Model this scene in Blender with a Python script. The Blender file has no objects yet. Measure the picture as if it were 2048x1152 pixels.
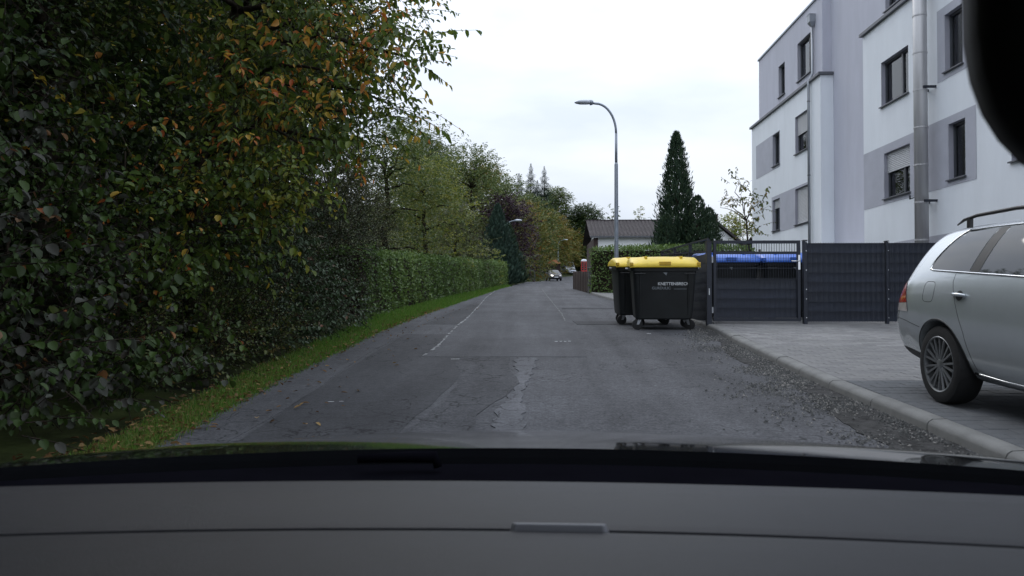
import bpy, bmesh, math, random
import numpy as np
from mathutils import Vector, Matrix
from mathutils.bvhtree import BVHTree

R = math.radians
scene = bpy.context.scene
C = scene.collection
random.seed(11)
rng = np.random.default_rng(11)

# ------------------------------------------------------------------ camera
cd = bpy.data.cameras.new('camera')
cam = bpy.data.objects.new('camera', cd)
C.objects.link(cam)
cam.location = (0.0, 0.0, 1.27)
YAW, PITCH = math.atan(44 / 1550), math.atan(29 / 1550)
cam.rotation_euler = (math.pi / 2 + PITCH, 0, YAW)
cd.sensor_width = 36.0
cd.lens = 36.0 * 1550 / 2048
cd.clip_start = 0.02
cd.clip_end = 3000
cd.dof.use_dof = True
cd.dof.focus_distance = 16.0
cd.dof.aperture_fstop = 12.0
scene.camera = cam

# ------------------------------------------------------------------ world: overcast daylight
SUN_EL, SUN_AZ = R(42), R(-22)           # azimuth from +Y towards +X
world = bpy.data.worlds.new('World')
scene.world = world
world.use_nodes = True
nt = world.node_tree
nt.nodes.clear()
def N(tree, t, **kw):
    n = tree.nodes.new(t)
    for k, v in kw.items():
        setattr(n, k, v)
    return n
out = N(nt, 'ShaderNodeOutputWorld')
sky = N(nt, 'ShaderNodeTexSky', sky_type='NISHITA', sun_disc=False)
sky.sun_elevation = SUN_EL
sky.sun_rotation = SUN_AZ
bg_sky = N(nt, 'ShaderNodeBackground'); bg_sky.inputs['Strength'].default_value = 0.10
nt.links.new(sky.outputs[0], bg_sky.inputs[0])
geo = N(nt, 'ShaderNodeTexCoord')
sep = N(nt, 'ShaderNodeSeparateXYZ'); nt.links.new(geo.outputs['Generated'], sep.inputs[0])
# overcast sky brightness: (1 + 2 sin elevation) / 3 of the zenith
mz = N(nt, 'ShaderNodeMath', operation='MAXIMUM'); nt.links.new(sep.outputs[2], mz.inputs[0]); mz.inputs[1].default_value = 0.0
grad = N(nt, 'ShaderNodeMath', operation='MULTIPLY_ADD'); nt.links.new(mz.outputs[0], grad.inputs[0])
grad.inputs[1].default_value = 1.33; grad.inputs[2].default_value = 0.79
mp = N(nt, 'ShaderNodeMapping'); mp.inputs['Scale'].default_value = (1.3, 1.3, 4.0); mp.inputs['Location'].default_value = (0.35, 0.1, 0.2)
nt.links.new(geo.outputs['Generated'], mp.inputs[0])
nz = N(nt, 'ShaderNodeTexNoise'); nz.inputs['Scale'].default_value = 2.3; nz.inputs['Detail'].default_value = 5; nz.inputs['Roughness'].default_value = 0.5
nt.links.new(mp.outputs[0], nz.inputs['Vector'])
cr = N(nt, 'ShaderNodeValToRGB')
cr.color_ramp.elements[0].position = 0.36; cr.color_ramp.elements[0].color = (0.78, 0.86, 1.0, 1)
cr.color_ramp.elements[1].position = 0.62; cr.color_ramp.elements[1].color = (0.99, 1.05, 1.14, 1)
nt.links.new(nz.outputs['Fac'], cr.inputs[0])
mul = N(nt, 'ShaderNodeVectorMath', operation='SCALE'); nt.links.new(cr.outputs[0], mul.inputs[0]); nt.links.new(grad.outputs[0], mul.inputs['Scale'])
bg_cloud = N(nt, 'ShaderNodeBackground'); nt.links.new(mul.outputs[0], bg_cloud.inputs[0]); bg_cloud.inputs['Strength'].default_value = 1.0
mixw = N(nt, 'ShaderNodeMixShader'); mixw.inputs[0].default_value = 0.93
nt.links.new(bg_sky.outputs[0], mixw.inputs[1]); nt.links.new(bg_cloud.outputs[0], mixw.inputs[2])
nt.links.new(mixw.outputs[0], out.inputs[0])

sd = bpy.data.lights.new('sun', 'SUN'); sd.energy = 0.6; sd.angle = R(22); sd.color = (1.0, 0.96, 0.9)
sun = bpy.data.objects.new('sun', sd); C.objects.link(sun)
sdir = Vector((math.sin(SUN_AZ) * math.cos(SUN_EL), math.cos(SUN_AZ) * math.cos(SUN_EL), math.sin(SUN_EL)))
sun.rotation_euler = sdir.to_track_quat('Z', 'Y').to_euler()

scene.view_settings.view_transform = 'Standard'
scene.view_settings.look = 'None'
scene.view_settings.exposure = 0.0
scene.view_settings.gamma = 1.0
scene.view_settings.use_curve_mapping = False
scene.cycles.max_bounces = 6
scene.cycles.diffuse_bounces = 3
scene.cycles.glossy_bounces = 3
scene.cycles.transmission_bounces = 3
scene.cycles.transparent_max_bounces = 6
scene.cycles.use_denoising = True

# ------------------------------------------------------------------ helpers
def tag(o, label=None, cat=None, group=None, kind=None):
    if label: o['label'] = label
    if cat: o['category'] = cat
    if group: o['group'] = group
    if kind: o['kind'] = kind
    return o

def thing(name, label, cat, loc=(0, 0, 0), rot=(0, 0, 0), group=None, kind=None):
    o = bpy.data.objects.new(name, None)
    o.empty_display_size = 0.2
    C.objects.link(o)
    o.location = loc
    o.rotation_euler = rot
    return tag(o, label, cat, group, kind)

def link(name, me, mat, parent=None, loc=None, rot=None):
    o = bpy.data.objects.new(name, me)
    C.objects.link(o)
    if mat is not None and len(me.materials) == 0:
        me.materials.append(mat)
    if parent is not None: o.parent = parent
    if loc is not None: o.location = loc
    if rot is not None: o.rotation_euler = rot
    return o

def copy_tree(o, parent=None):
    c = o.copy(); C.objects.link(c); c.parent = parent
    for ch in list(o.children):
        copy_tree(ch, c)
    return c

def mesh_np(name, verts, faces, tint=None, smooth=False):
    me = bpy.data.meshes.new(name)
    nv, (nf, k) = len(verts), faces.shape
    me.vertices.add(nv); me.vertices.foreach_set('co', np.ascontiguousarray(verts, dtype=np.float32).ravel())
    me.loops.add(nf * k); me.loops.foreach_set('vertex_index', np.ascontiguousarray(faces, dtype=np.int32).ravel())
    me.polygons.add(nf); me.polygons.foreach_set('loop_start', np.arange(0, nf * k, k, dtype=np.int32))
    if tint is not None:
        a = me.attributes.new('tint', 'FLOAT', 'FACE'); a.data.foreach_set('value', tint.astype(np.float32))
    me.update(calc_edges=True)
    if smooth: me.shade_smooth()
    return me

class MB:
    def __init__(s): s.v = []; s.f = []
    def add(s, vs, fs):
        b = len(s.v); s.v += [tuple(v) for v in vs]; s.f += [tuple(i + b for i in f) for f in fs]; return s
    def box(s, x0, x1, y0, y1, z0, z1):
        return s.add([(x0,y0,z0),(x1,y0,z0),(x1,y1,z0),(x0,y1,z0),(x0,y0,z1),(x1,y0,z1),(x1,y1,z1),(x0,y1,z1)],
                     [(3,2,1,0),(4,5,6,7),(0,1,5,4),(1,2,6,5),(2,3,7,6),(3,0,4,7)])
    def bar(s, a, b, w, h=None):
        a, b = Vector(a), Vector(b); d = (b - a).normalized(); h = h or w
        u = Vector((0, 0, 1)) if abs(d.z) < 0.95 else Vector((1, 0, 0))
        r = d.cross(u).normalized(); u = r.cross(d)
        vs = [p + r * i * w / 2 + u * j * h / 2 for p in (a, b) for i, j in ((-1,-1),(1,-1),(1,1),(-1,1))]
        return s.add(vs, [(3,2,1,0),(4,5,6,7),(0,1,5,4),(1,2,6,5),(2,3,7,6),(3,0,4,7)])
    def tube(s, pts, rad, n=8, cap=True):
        pts = [Vector(p) for p in pts]
        if not hasattr(rad, '__len__'): rad = [rad] * len(pts)
        vs = []; prev = None
        for i, p in enumerate(pts):
            d = (pts[min(i + 1, len(pts) - 1)] - pts[max(i - 1, 0)]).normalized()
            if prev is None:
                u = Vector((0, 0, 1)) if abs(d.z) < 0.9 else Vector((1, 0, 0))
                r = d.cross(u).normalized()
            else:
                r = (prev - d * prev.dot(d)).normalized()
            prev = r; q = d.cross(r)
            for j in range(n):
                a = 2 * math.pi * j / n
                vs.append(p + (r * math.cos(a) + q * math.sin(a)) * rad[i])
        fs = []
        for i in range(len(pts) - 1):
            for j in range(n):
                k = (j + 1) % n
                fs.append((i*n+j, i*n+k, (i+1)*n+k, (i+1)*n+j))
        if cap:
            fs.append(tuple(range(n - 1, -1, -1))); fs.append(tuple((len(pts)-1)*n + j for j in range(n)))
        return s.add(vs, fs)
    def loft(s, rings, cap=True, closed=True):
        n = len(rings[0]); vs = [p for r in rings for p in r]; fs = []
        for i in range(len(rings) - 1):
            for j in range(n if closed else n - 1):
                k = (j + 1) % n
                fs.append((i*n+j, i*n+k, (i+1)*n+k, (i+1)*n+j))
        if cap:
            fs.append(tuple(range(n - 1, -1, -1))); fs.append(tuple((len(rings)-1)*n + j for j in range(n)))
        return s.add(vs, fs)
    def mesh(s, name='mesh', smooth=False, bevel=0.0, angle=None):
        me = bpy.data.meshes.new(name)
        me.from_pydata(s.v, [], s.f); me.update()
        if bevel:
            bm = bmesh.new(); bm.from_mesh(me)
            bmesh.ops.recalc_face_normals(bm, faces=bm.faces)
            es = [e for e in bm.edges if len(e.link_faces) == 2 and e.calc_face_angle(0) > R(35)]
            bmesh.ops.bevel(bm, geom=es, offset=bevel, segments=2, affect='EDGES', profile=0.6, clamp_overlap=True)
            bm.to_mesh(me); bm.free()
        if smooth: me.shade_smooth()
        if angle: me.shade_smooth(); me.set_sharp_from_angle(angle=R(angle))
        return me
    def build(s, name, mat, parent=None, smooth=False, bevel=0.0, angle=None, **kw):
        return link(name, s.mesh(name, smooth, bevel, angle), mat, parent, **kw)

def text_mesh(body, size, extrude=0.0015, offset=0.0):
    cu = bpy.data.curves.new('text', 'FONT')
    cu.body = body; cu.size = size; cu.extrude = extrude; cu.offset = offset
    o = bpy.data.objects.new('text', cu); C.objects.link(o)
    bpy.context.view_layer.update()
    me = bpy.data.meshes.new_from_object(o.evaluated_get(bpy.context.evaluated_depsgraph_get()))
    bpy.data.objects.remove(o); bpy.data.curves.remove(cu)
    me.materials.clear()
    return me

# ------------------------------------------------------------------ materials
def mat(name, col, rough=0.6, var=0.12, scale=6.0, bump=0.0, bscale=40.0, metal=0.0, spec=0.5, coat=0.0, emit=None, stretch=(1,1,1), rvar=0.0, col2=None):
    m = bpy.data.materials.new(name); m.use_nodes = True
    t = m.node_tree; b = t.nodes['Principled BSDF']
    b.inputs['Roughness'].default_value = rough; b.inputs['Metallic'].default_value = metal
    b.inputs['Specular IOR Level'].default_value = spec; b.inputs['Coat Weight'].default_value = coat
    b.inputs['Coat Roughness'].default_value = 0.04
    tc = N(t, 'ShaderNodeTexCoord'); mpn = N(t, 'ShaderNodeMapping'); mpn.inputs['Scale'].default_value = stretch
    t.links.new(tc.outputs['Object'], mpn.inputs[0])
    n1 = N(t, 'ShaderNodeTexNoise'); n1.inputs['Scale'].default_value = scale; n1.inputs['Detail'].default_value = 6; n1.inputs['Roughness'].default_value = 0.62
    t.links.new(mpn.outputs[0], n1.inputs['Vector'])
    rp = N(t, 'ShaderNodeValToRGB')
    a = tuple(max(0, c * (1 - var * 1.6)) for c in col); d = tuple(c * (1 + var * 1.2) for c in (col2 or col))
    rp.color_ramp.elements[0].position = 0.3; rp.color_ramp.elements[0].color = (*a, 1)
    rp.color_ramp.elements[1].position = 0.7; rp.color_ramp.elements[1].color = (*d, 1)
    t.links.new(n1.outputs['Fac'], rp.inputs[0]); t.links.new(rp.outputs[0], b.inputs['Base Color'])
    if rvar:
        ma = N(t, 'ShaderNodeMath', operation='MULTIPLY_ADD'); ma.inputs[1].default_value = rvar; ma.inputs[2].default_value = rough - rvar / 2
        t.links.new(n1.outputs['Fac'], ma.inputs[0]); t.links.new(ma.outputs[0], b.inputs['Roughness'])
    if bump:
        n2 = N(t, 'ShaderNodeTexNoise'); n2.inputs['Scale'].default_value = bscale; n2.inputs['Detail'].default_value = 4
        t.links.new(mpn.outputs[0], n2.inputs['Vector'])
        bp = N(t, 'ShaderNodeBump'); bp.inputs['Strength'].default_value = bump; bp.inputs['Distance'].default_value = 0.02
        t.links.new(n2.outputs['Fac'], bp.inputs['Height']); t.links.new(bp.outputs[0], b.inputs['Normal'])
    if emit:
        b.inputs['Emission Color'].default_value = (*emit[0], 1); b.inputs['Emission Strength'].default_value = emit[1]
    return m

def leaf_mat(name, stops, rough=0.45, trans=0.3, spec=0.35):
    """stops: (position, colour) along the per-leaf value 'tint'"""
    m = bpy.data.materials.new(name); m.use_nodes = True
    t = m.node_tree; b = t.nodes['Principled BSDF']; o = t.nodes['Material Output']
    at = N(t, 'ShaderNodeAttribute', attribute_name='tint')
    rp = N(t, 'ShaderNodeValToRGB'); e = rp.color_ramp.elements
    while len(e) < len(stops): e.new(0.5)
    for i, (p, c) in enumerate(stops): e[i].position = p; e[i].color = (*c, 1)
    t.links.new(at.outputs['Fac'], rp.inputs[0]); t.links.new(rp.outputs[0], b.inputs['Base Color'])
    b.inputs['Roughness'].default_value = rough; b.inputs['Specular IOR Level'].default_value = spec
    tr = N(t, 'ShaderNodeBsdfTranslucent'); hs = N(t, 'ShaderNodeHueSaturation'); hs.inputs['Value'].default_value = 1.5; hs.inputs['Hue'].default_value = 0.485
    t.links.new(rp.outputs[0], hs.inputs['Color']); t.links.new(hs.outputs[0], tr.inputs[0])
    mx = N(t, 'ShaderNodeMixShader'); mx.inputs[0].default_value = trans
    t.links.new(b.outputs[0], mx.inputs[1]); t.links.new(tr.outputs[0], mx.inputs[2]); t.links.new(mx.outputs[0], o.inputs[0])
    return m

def asphalt(name, base, crack=0.0, warm=0.0, stone=0.5):
    m = bpy.data.materials.new(name); m.use_nodes = True
    t = m.node_tree; b = t.nodes['Principled BSDF']
    tc = N(t, 'ShaderNodeTexCoord'); P = tc.outputs['Object']
    def noise(sc, det=4, ro=0.6, vec=None, st=None):
        n = N(t, 'ShaderNodeTexNoise'); n.inputs['Scale'].default_value = sc; n.inputs['Detail'].default_value = det; n.inputs['Roughness'].default_value = ro
        v = vec or P
        if st:
            mpn = N(t, 'ShaderNodeMapping'); mpn.inputs['Scale'].default_value = st; t.links.new(v, mpn.inputs[0]); v = mpn.outputs[0]
        t.links.new(v, n.inputs['Vector']); return n.outputs['Fac']
    def ramp(f, p0, c0, p1, c1):
        r = N(t, 'ShaderNodeValToRGB'); r.color_ramp.elements[0].position = p0; r.color_ramp.elements[1].position = p1
        r.color_ramp.elements[0].color = (c0, c0, c0, 1); r.color_ramp.elements[1].color = (c1, c1, c1, 1)
        t.links.new(f, r.inputs[0]); return r.outputs[0]
    def mulc(a, bb):
        mm = N(t, 'ShaderNodeVectorMath', operation='MULTIPLY'); t.links.new(a, mm.inputs[0]); t.links.new(bb, mm.inputs[1]); return mm.outputs[0]
    big = ramp(noise(0.7, 5), 0.3, 0.82, 0.7, 1.18)
    trk = ramp(noise(1.0, 4, st=(2.2, 0.12, 1)), 0.3, 0.80, 0.7, 1.18)
    fine = ramp(noise(45, 3, 0.9), 0.33, 1 - 0.9 * stone, 0.68, 1 + 1.1 * stone)
    mid = ramp(noise(11, 6, 0.75), 0.3, 0.84, 0.7, 1.16)
    grain = ramp(noise(19, 2, 0.8), 0.32, 1 - 0.28 * stone, 0.68, 1 + 0.34 * stone)
    col = mulc(mulc(mulc(big, trk), mulc(fine, mid)), grain)
    rgb = N(t, 'ShaderNodeRGB'); rgb.outputs[0].default_value = (base * .985, base, base * 1.09, 1)
    col = mulc(col, rgb.outputs[0])
    hgt = noise(75, 3, 0.8)
    if crack:
        dist = N(t, 'ShaderNodeVectorMath', operation='ADD')
        nn = N(t, 'ShaderNodeTexNoise'); nn.inputs['Scale'].default_value = 3.0; nn.inputs['Detail'].default_value = 5
        t.links.new(P, nn.inputs['Vector'])
        sc = N(t, 'ShaderNodeVectorMath', operation='SCALE'); sc.inputs['Scale'].default_value = 0.5
        t.links.new(nn.outputs['Color'], sc.inputs[0]); t.links.new(P, dist.inputs[0]); t.links.new(sc.outputs[0], dist.inputs[1])
        vo = N(t, 'ShaderNodeTexVoronoi', feature='DISTANCE_TO_EDGE'); vo.inputs['Scale'].default_value = 2.3
        t.links.new(dist.outputs[0], vo.inputs['Vector'])
        line = ramp(vo.outputs['Distance'], 0.006, 0.0, 0.022, 1.0)
        msk = ramp(noise(0.55, 3), 0.5 - 0.12 * crack, 0.0, 0.56 - 0.10 * crack, 1.0)   # where cracks show
        mx = N(t, 'ShaderNodeMix', data_type='RGBA'); mx.inputs[6].default_value = (1, 1, 1, 1)
        t.links.new(msk, mx.inputs[0]); t.links.new(line, mx.inputs[7])
        dk = N(t, 'ShaderNodeVectorMath', operation='MULTIPLY_ADD'); dk.inputs[1].default_value = (0.62,) * 3; dk.inputs[2].default_value = (0.38,) * 3
        t.links.new(mx.outputs[2], dk.inputs[0]); col = mulc(col, dk.outputs[0])
    t.links.new(col, b.inputs['Base Color'])
    b.inputs['Roughness'].default_value = 0.9; b.inputs['Specular IOR Level'].default_value = 0.2
    bp = N(t, 'ShaderNodeBump'); bp.inputs['Strength'].default_value = 0.6; bp.inputs['Distance'].default_value = 0.008
    t.links.new(hgt, bp.inputs['Height']); t.links.new(bp.outputs[0], b.inputs['Normal'])
    return m

def paint(name, col, metal=0.6, rough=0.32):
    m = mat(name, col, rough=rough, var=0.03, scale=3, metal=metal, coat=1.0)
    return m

M = {}
M['soil'] = mat('woodland_soil', (0.030, 0.032, 0.016), 0.95, 0.5, 1.2, 0.6, 12, spec=0.1, col2=(0.034, 0.045, 0.014))
M['white_wall'] = mat('white_render', (0.74, 0.775, 0.82), 0.9, 0.035, 1.4, 0.25, 220, spec=0.2, stretch=(1, 1, .25))
M['lav_wall'] = mat('lavender_render', (0.49, 0.50, 0.57), 0.9, 0.05, 1.4, 0.25, 220, spec=0.2, stretch=(1, 1, .25))
M['grey_wall'] = mat('grey_render', (0.42, 0.43, 0.485), 0.9, 0.05, 1.4, 0.25, 220, spec=0.2)
M['sill'] = mat('anthracite_aluminium', (0.10, 0.105, 0.12), 0.45, 0.1, 6, metal=0.2)
M['frame'] = mat('window_frame_grey', (0.055, 0.06, 0.07), 0.4, 0.08, 6)
M['reveal'] = mat('reveal_grey', (0.34, 0.345, 0.40), 0.85, 0.04, 2)
M['shutter'] = mat('shutter_alu', (0.55, 0.56, 0.58), 0.45, 0.04, 4)
M['curtain'] = mat('curtain_cloth', (0.6, 0.62, 0.62), 0.9, 0.12, 5, stretch=(1, 14, 0.3))
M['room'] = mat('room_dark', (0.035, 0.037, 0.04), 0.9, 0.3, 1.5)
M['steel'] = mat('stainless_steel', (0.46, 0.46, 0.47), 0.55, 0.08, 2, metal=0.6, stretch=(6, 6, 0.4), rvar=0.12)
M['zinc'] = mat('zinc', (0.30, 0.32, 0.35), 0.45, 0.1, 3, metal=0.7)
M['galv'] = mat('galvanised_pole', (0.24, 0.27, 0.31), 0.5, 0.12, 5, metal=0.4)
M['anth'] = mat('anthracite_powder_coat', (0.012, 0.016, 0.028), 0.5, 0.1, 8, bump=0.05, bscale=200)
M['strip'] = mat('privacy_strip', (0.016, 0.021, 0.036), 0.55, 0.22, 4, bump=0.15, bscale=60, stretch=(0.4, 1, 3))
M['strip1'] = mat('privacy_strip_b', (0.013, 0.018, 0.031), 0.5, 0.22, 4, bump=0.15, bscale=60, stretch=(0.4, 1, 3))
M['strip2'] = mat('privacy_strip_c', (0.019, 0.025, 0.042), 0.6, 0.22, 4, bump=0.15, bscale=60, stretch=(0.4, 1, 3))
M['binbody'] = mat('bin_dark_green', (0.006, 0.008, 0.009), 0.48, 0.3, 3, bump=0.08, bscale=80, rvar=0.15)
M['yellow'] = mat('bin_lid_yellow', (0.72, 0.52, 0.03), 0.4, 0.08, 3, bump=0.05, bscale=90)
M['dyellow'] = mat('bin_grip_amber', (0.55, 0.34, 0.02), 0.45, 0.1, 5)
M['blue'] = mat('bin_lid_blue', (0.045, 0.15, 0.58), 0.35, 0.08, 3)
M['rubber'] = mat('rubber', (0.012, 0.012, 0.013), 0.75, 0.2, 20, bump=0.1, bscale=120)
M['cast'] = mat('caster_zinc', (0.32, 0.33, 0.35), 0.4, 0.12, 10, metal=0.8)
M['printed'] = mat('print_white', (0.62, 0.64, 0.66), 0.6, 0.1, 12)
M['printgrey'] = mat('print_grey', (0.20, 0.22, 0.24), 0.6, 0.1, 12)
M['kerb'] = mat('kerb_concrete', (0.19, 0.19, 0.185), 0.9, 0.12, 4, 0.3, 120, spec=0.2)
M['paver'] = mat('paver_light', (0.215, 0.213, 0.212), 0.9, 0.2, 1.2, 0.3, 150, spec=0.2)
M['paver2'] = mat('paver_light_b', (0.195, 0.193, 0.195), 0.9, 0.2, 1.5, 0.3, 150, spec=0.2)
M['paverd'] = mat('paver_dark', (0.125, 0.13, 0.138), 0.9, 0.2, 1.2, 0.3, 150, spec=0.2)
M['joint'] = mat('joint_sand', (0.05, 0.05, 0.047), 0.95, 0.3, 8, spec=0.1)
M['bark'] = mat('bark', (0.035, 0.028, 0.021), 0.95, 0.4, 9, 0.8, 30, spec=0.1, stretch=(1, 1, 0.25))
M['twig'] = mat('twig_bark', (0.03, 0.023, 0.017), 0.9, 0.3, 9, spec=0.15)
M['roof'] = mat('roof_tile_brown', (0.042, 0.034, 0.036), 0.8, 0.25, 3, 0.2, 30)
M['house'] = mat('house_white', (0.82, 0.84, 0.86), 0.9, 0.04, 0.8, 0.1, 100, spec=0.2)
M['wood'] = mat('weathered_wood', (0.09, 0.07, 0.06), 0.85, 0.3, 5, 0.3, 40, stretch=(6, 6, 0.4))
M['dwood'] = mat('dark_brown_wood', (0.05, 0.032, 0.03), 0.85, 0.25, 5, 0.3, 40, stretch=(6, 6, 0.4))
M['orange_tile'] = mat('orange_tile', (0.32, 0.12, 0.04), 0.8, 0.2, 5, 0.2, 40)
M['stone'] = mat('pillar_stone', (0.12, 0.12, 0.12), 0.9, 0.25, 8, 0.4, 60)
M['glass'] = mat('car_glass', (0.012, 0.014, 0.016), 0.03, 0.02, 3, spec=0.8)
M['pane'] = None
M['chrome'] = mat('chrome', (0.75, 0.76, 0.78), 0.12, 0.02, 3, metal=1.0)
M['silver'] = paint('silver_paint', (0.57, 0.61, 0.635), 0.5, 0.24)
M['darkpaint'] = mat('dark_grey_paint', (0.03, 0.03, 0.038), 0.45, 0.04, 3, coat=0.15)
M['whitepaint'] = paint('white_van_paint', (0.62, 0.65, 0.70), 0.0, 0.35)
M['bluepaint'] = paint('slate_blue_paint', (0.16, 0.19, 0.27), 0.5, 0.3)
M['plastic'] = mat('black_plastic', (0.012, 0.012, 0.013), 0.55, 0.15, 15)
M['gap'] = mat('panel_gap', (0.01, 0.01, 0.01), 0.9, 0.1, 5)
M['alloy'] = mat('alloy_wheel', (0.30, 0.31, 0.32), 0.38, 0.06, 5, metal=0.8)
M['redlens'] = mat('tail_lens_red', (0.32, 0.008, 0.008), 0.25, 0.15, 20, coat=0.4)
M['clearlens'] = mat('clear_lens', (0.55, 0.50, 0.48), 0.15, 0.1, 20, coat=1.0)
M['lamp_on'] = mat('headlamp_lit', (0.9, 0.9, 0.9), 0.3, 0.02, 3, emit=((1.0, 0.97, 0.9), 6.0))
M['lampglass'] = mat('lamp_diffuser', (0.52, 0.56, 0.62), 0.25, 0.05, 4)
M['red'] = mat('red_paint', (0.42, 0.025, 0.02), 0.45, 0.08, 5)

m = bpy.data.materials.new('window_pane'); m.use_nodes = True
b = m.node_tree.nodes['Principled BSDF']
b.inputs['Base Color'].default_value = (0.9, 0.95, 0.97, 1); b.inputs['Roughness'].default_value = 0.02
b.inputs['Transmission Weight'].default_value = 0.0
gl = N(m.node_tree, 'ShaderNodeBsdfGlossy'); gl.inputs['Roughness'].default_value = 0.02; gl.inputs[0].default_value = (0.9, 0.93, 0.96, 1)
tp = N(m.node_tree, 'ShaderNodeBsdfTransparent'); tp.inputs[0].default_value = (0.75, 0.8, 0.8, 1)
fr = N(m.node_tree, 'ShaderNodeFresnel'); fr.inputs[0].default_value = 1.75
mx = N(m.node_tree, 'ShaderNodeMixShader')
m.node_tree.links.new(fr.outputs[0], mx.inputs[0]); m.node_tree.links.new(tp.outputs[0], mx.inputs[1]); m.node_tree.links.new(gl.outputs[0], mx.inputs[2])
m.node_tree.links.new(mx.outputs[0], m.node_tree.nodes['Material Output'].inputs[0])
M['pane'] = m
# ------------------------------------------------------------------ terrain, road, pavement
S = 0.0484
_gy = np.array([-60, 0, 55, 62, 80, 105, 140, 200, 320, 600.])
_gv = np.array([-60 * S, 0, 55 * S, 2.93, 3.42, 4.12, 6.36, 10.0, 18.0, 40.])
def gz(y): return np.interp(y, _gy, _gv)
_ly = np.array([-60, 5.75, 8.7, 14.9, 19.3, 28, 41, 56, 80, 105, 122, 140, 160, 200.])
_lx = np.array([-2.2, -2.69, -2.82, -2.94, -2.82, -2.43, -1.83, -0.7, 0.1, 0.8, 4.2, 9.5, 18, 45.])
_ry = np.array([-60, 3, 5.6, 8.3, 12, 15, 18, 28, 34, 41, 60, 80, 105, 122, 140, 160, 200.])
_rx = np.array([2.2, 2.94, 2.98, 3.0, 3.2, 3.42, 3.40, 2.75, 2.44, 2.05, 3.3, 4.4, 6.2, 9.6, 15.5, 24, 52.])
def XL(y): return np.interp(y, _ly, _lx)
def XR(y): return np.interp(y, _ry, _rx)
def smooth(t): t = np.clip(t, 0, 1); return t * t * (3 - 2 * t)
def G(x, y):
    """height of the open ground"""
    x = np.asarray(x, float); y = np.asarray(y, float)
    u = np.maximum(0, XL(y) - 0.9 - x)
    z = gz(y) - 0.05 + 0.28 * smooth(u / 1.6) + 0.30 * np.maximum(0, u - 2.0) * smooth((u - 2) / 6)
    z = np.where(u > 45, gz(y) + 0.23 + 0.30 * 43 + 0.08 * (u - 45), z)
    v = np.maximum(0, x - XR(y))
    z = z - 0.62 * smooth((v - 0.3) / 0.8) * smooth((y - 44) / 3) * smooth((66 - y) / 6) * smooth((8 - v) / 3)
    z = z + 0.05 * smooth(v / 0.4) * (v > 0)
    return z
def g1(x, y): return float(G(x, y))

xs = np.concatenate([np.linspace(-260, -40, 24), np.linspace(-36, 16, 105), np.linspace(20, 260, 26)])
ys = np.concatenate([np.linspace(-45, 70, 116), np.linspace(74, 200, 43), np.linspace(215, 560, 24)])
X, Y = np.meshgrid(xs, ys, indexing='ij')
Z = G(X, Y) + 0.03 * np.sin(X * 3.1 + 1.3 * np.sin(Y * 2.1)) * (np.abs(X - 0.3) > 5)
# keep the sheet under the road and the paving
inside = (X > XL(Y) - 0.35) & (X < XR(Y) + 0.6)
Z = np.where(inside, np.minimum(Z, gz(Y) - 0.06), Z)
pav = (X > XR(Y)) & (X < 12.5) & (Y < 38)
Z = np.where(pav, gz(Y) - 0.05, Z)
vv = np.stack([X, Y, Z], -1).reshape(-1, 3)
nx, ny = X.shape
ii, jj = np.meshgrid(np.arange(nx - 1), np.arange(ny - 1), indexing='ij')
a = (ii * ny + jj).ravel()
ff = np.stack([a, a + ny, a + ny + 1, a + 1], -1)
o = link('ground', mesh_np('ground', vv, ff, smooth=True), M['soil']); tag(o, 'dark wooded ground rising to the left of the road', None, kind='structure')

def strip(name, fl, fr_, ylist, zo, mat_, nx=5, parent=None, jag=0.0, seed=1):
    r = np.random.default_rng(seed)
    vs = []; fs = []
    for i, y in enumerate(ylist):
        l, rr = fl(y), fr_(y)
        if jag: l += r.uniform(-jag, jag); rr += r.uniform(-jag, jag)
        for k in range(nx):
            t = k / (nx - 1)
            vs.append((l + (rr - l) * t, y, float(gz(y)) + zo))
    for i in range(len(ylist) - 1):
        for k in range(nx - 1):
            fs.append((i*nx+k, i*nx+k+1, (i+1)*nx+k+1, (i+1)*nx+k))
    if parent is not None:      # sealed edge: a skirt down into the layer below
        ny_ = len(ylist)
        loop = [k for k in range(nx)] + [i * nx + nx - 1 for i in range(1, ny_)] + [(ny_ - 1) * nx + k for k in range(nx - 2, -1, -1)] + [i * nx for i in range(ny_ - 2, 0, -1)]
        b0 = len(vs)
        for q in loop: vs.append((vs[q][0], vs[q][1], vs[q][2] - zo - 0.01))
        for q in range(len(loop)):
            q2 = (q + 1) % len(loop); fs.append((loop[q], b0 + q, b0 + q2, loop[q2]))
    me = bpy.data.meshes.new(name); me.from_pydata(vs, [], fs); me.update()
    return link(name, me, mat_, parent)

M['asph'] = asphalt('asphalt_main', 0.074, crack=0.1, warm=0.01)
M['asph_edge'] = asphalt('asphalt_edge_strip', 0.074, crack=0.2, stone=0.4)
M['asph_dark'] = asphalt('asphalt_dark_patch', 0.054, crack=0.3, stone=0.3)
M['asph_mid'] = asphalt('asphalt_mid_patch', 0.074, crack=0.0, stone=0.35)
M['asph_smear'] = asphalt('asphalt_pale_repair', 0.10, crack=1.0, stone=0.35)
M['asph_cracked'] = asphalt('asphalt_cracked', 0.060, crack=1.8, stone=0.5)
M['seam'] = mat('seam_filler_white', (0.22, 0.225, 0.23), 0.85, 0.4, 9)
M['seam2'] = mat('seam_filler_worn', (0.12, 0.122, 0.125), 0.85, 0.4, 9)
M['dirt'] = mat('road_grit_dirt', (0.048, 0.047, 0.047), 0.95, 0.35, 9, 0.7, 60, spec=0.15)

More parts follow.
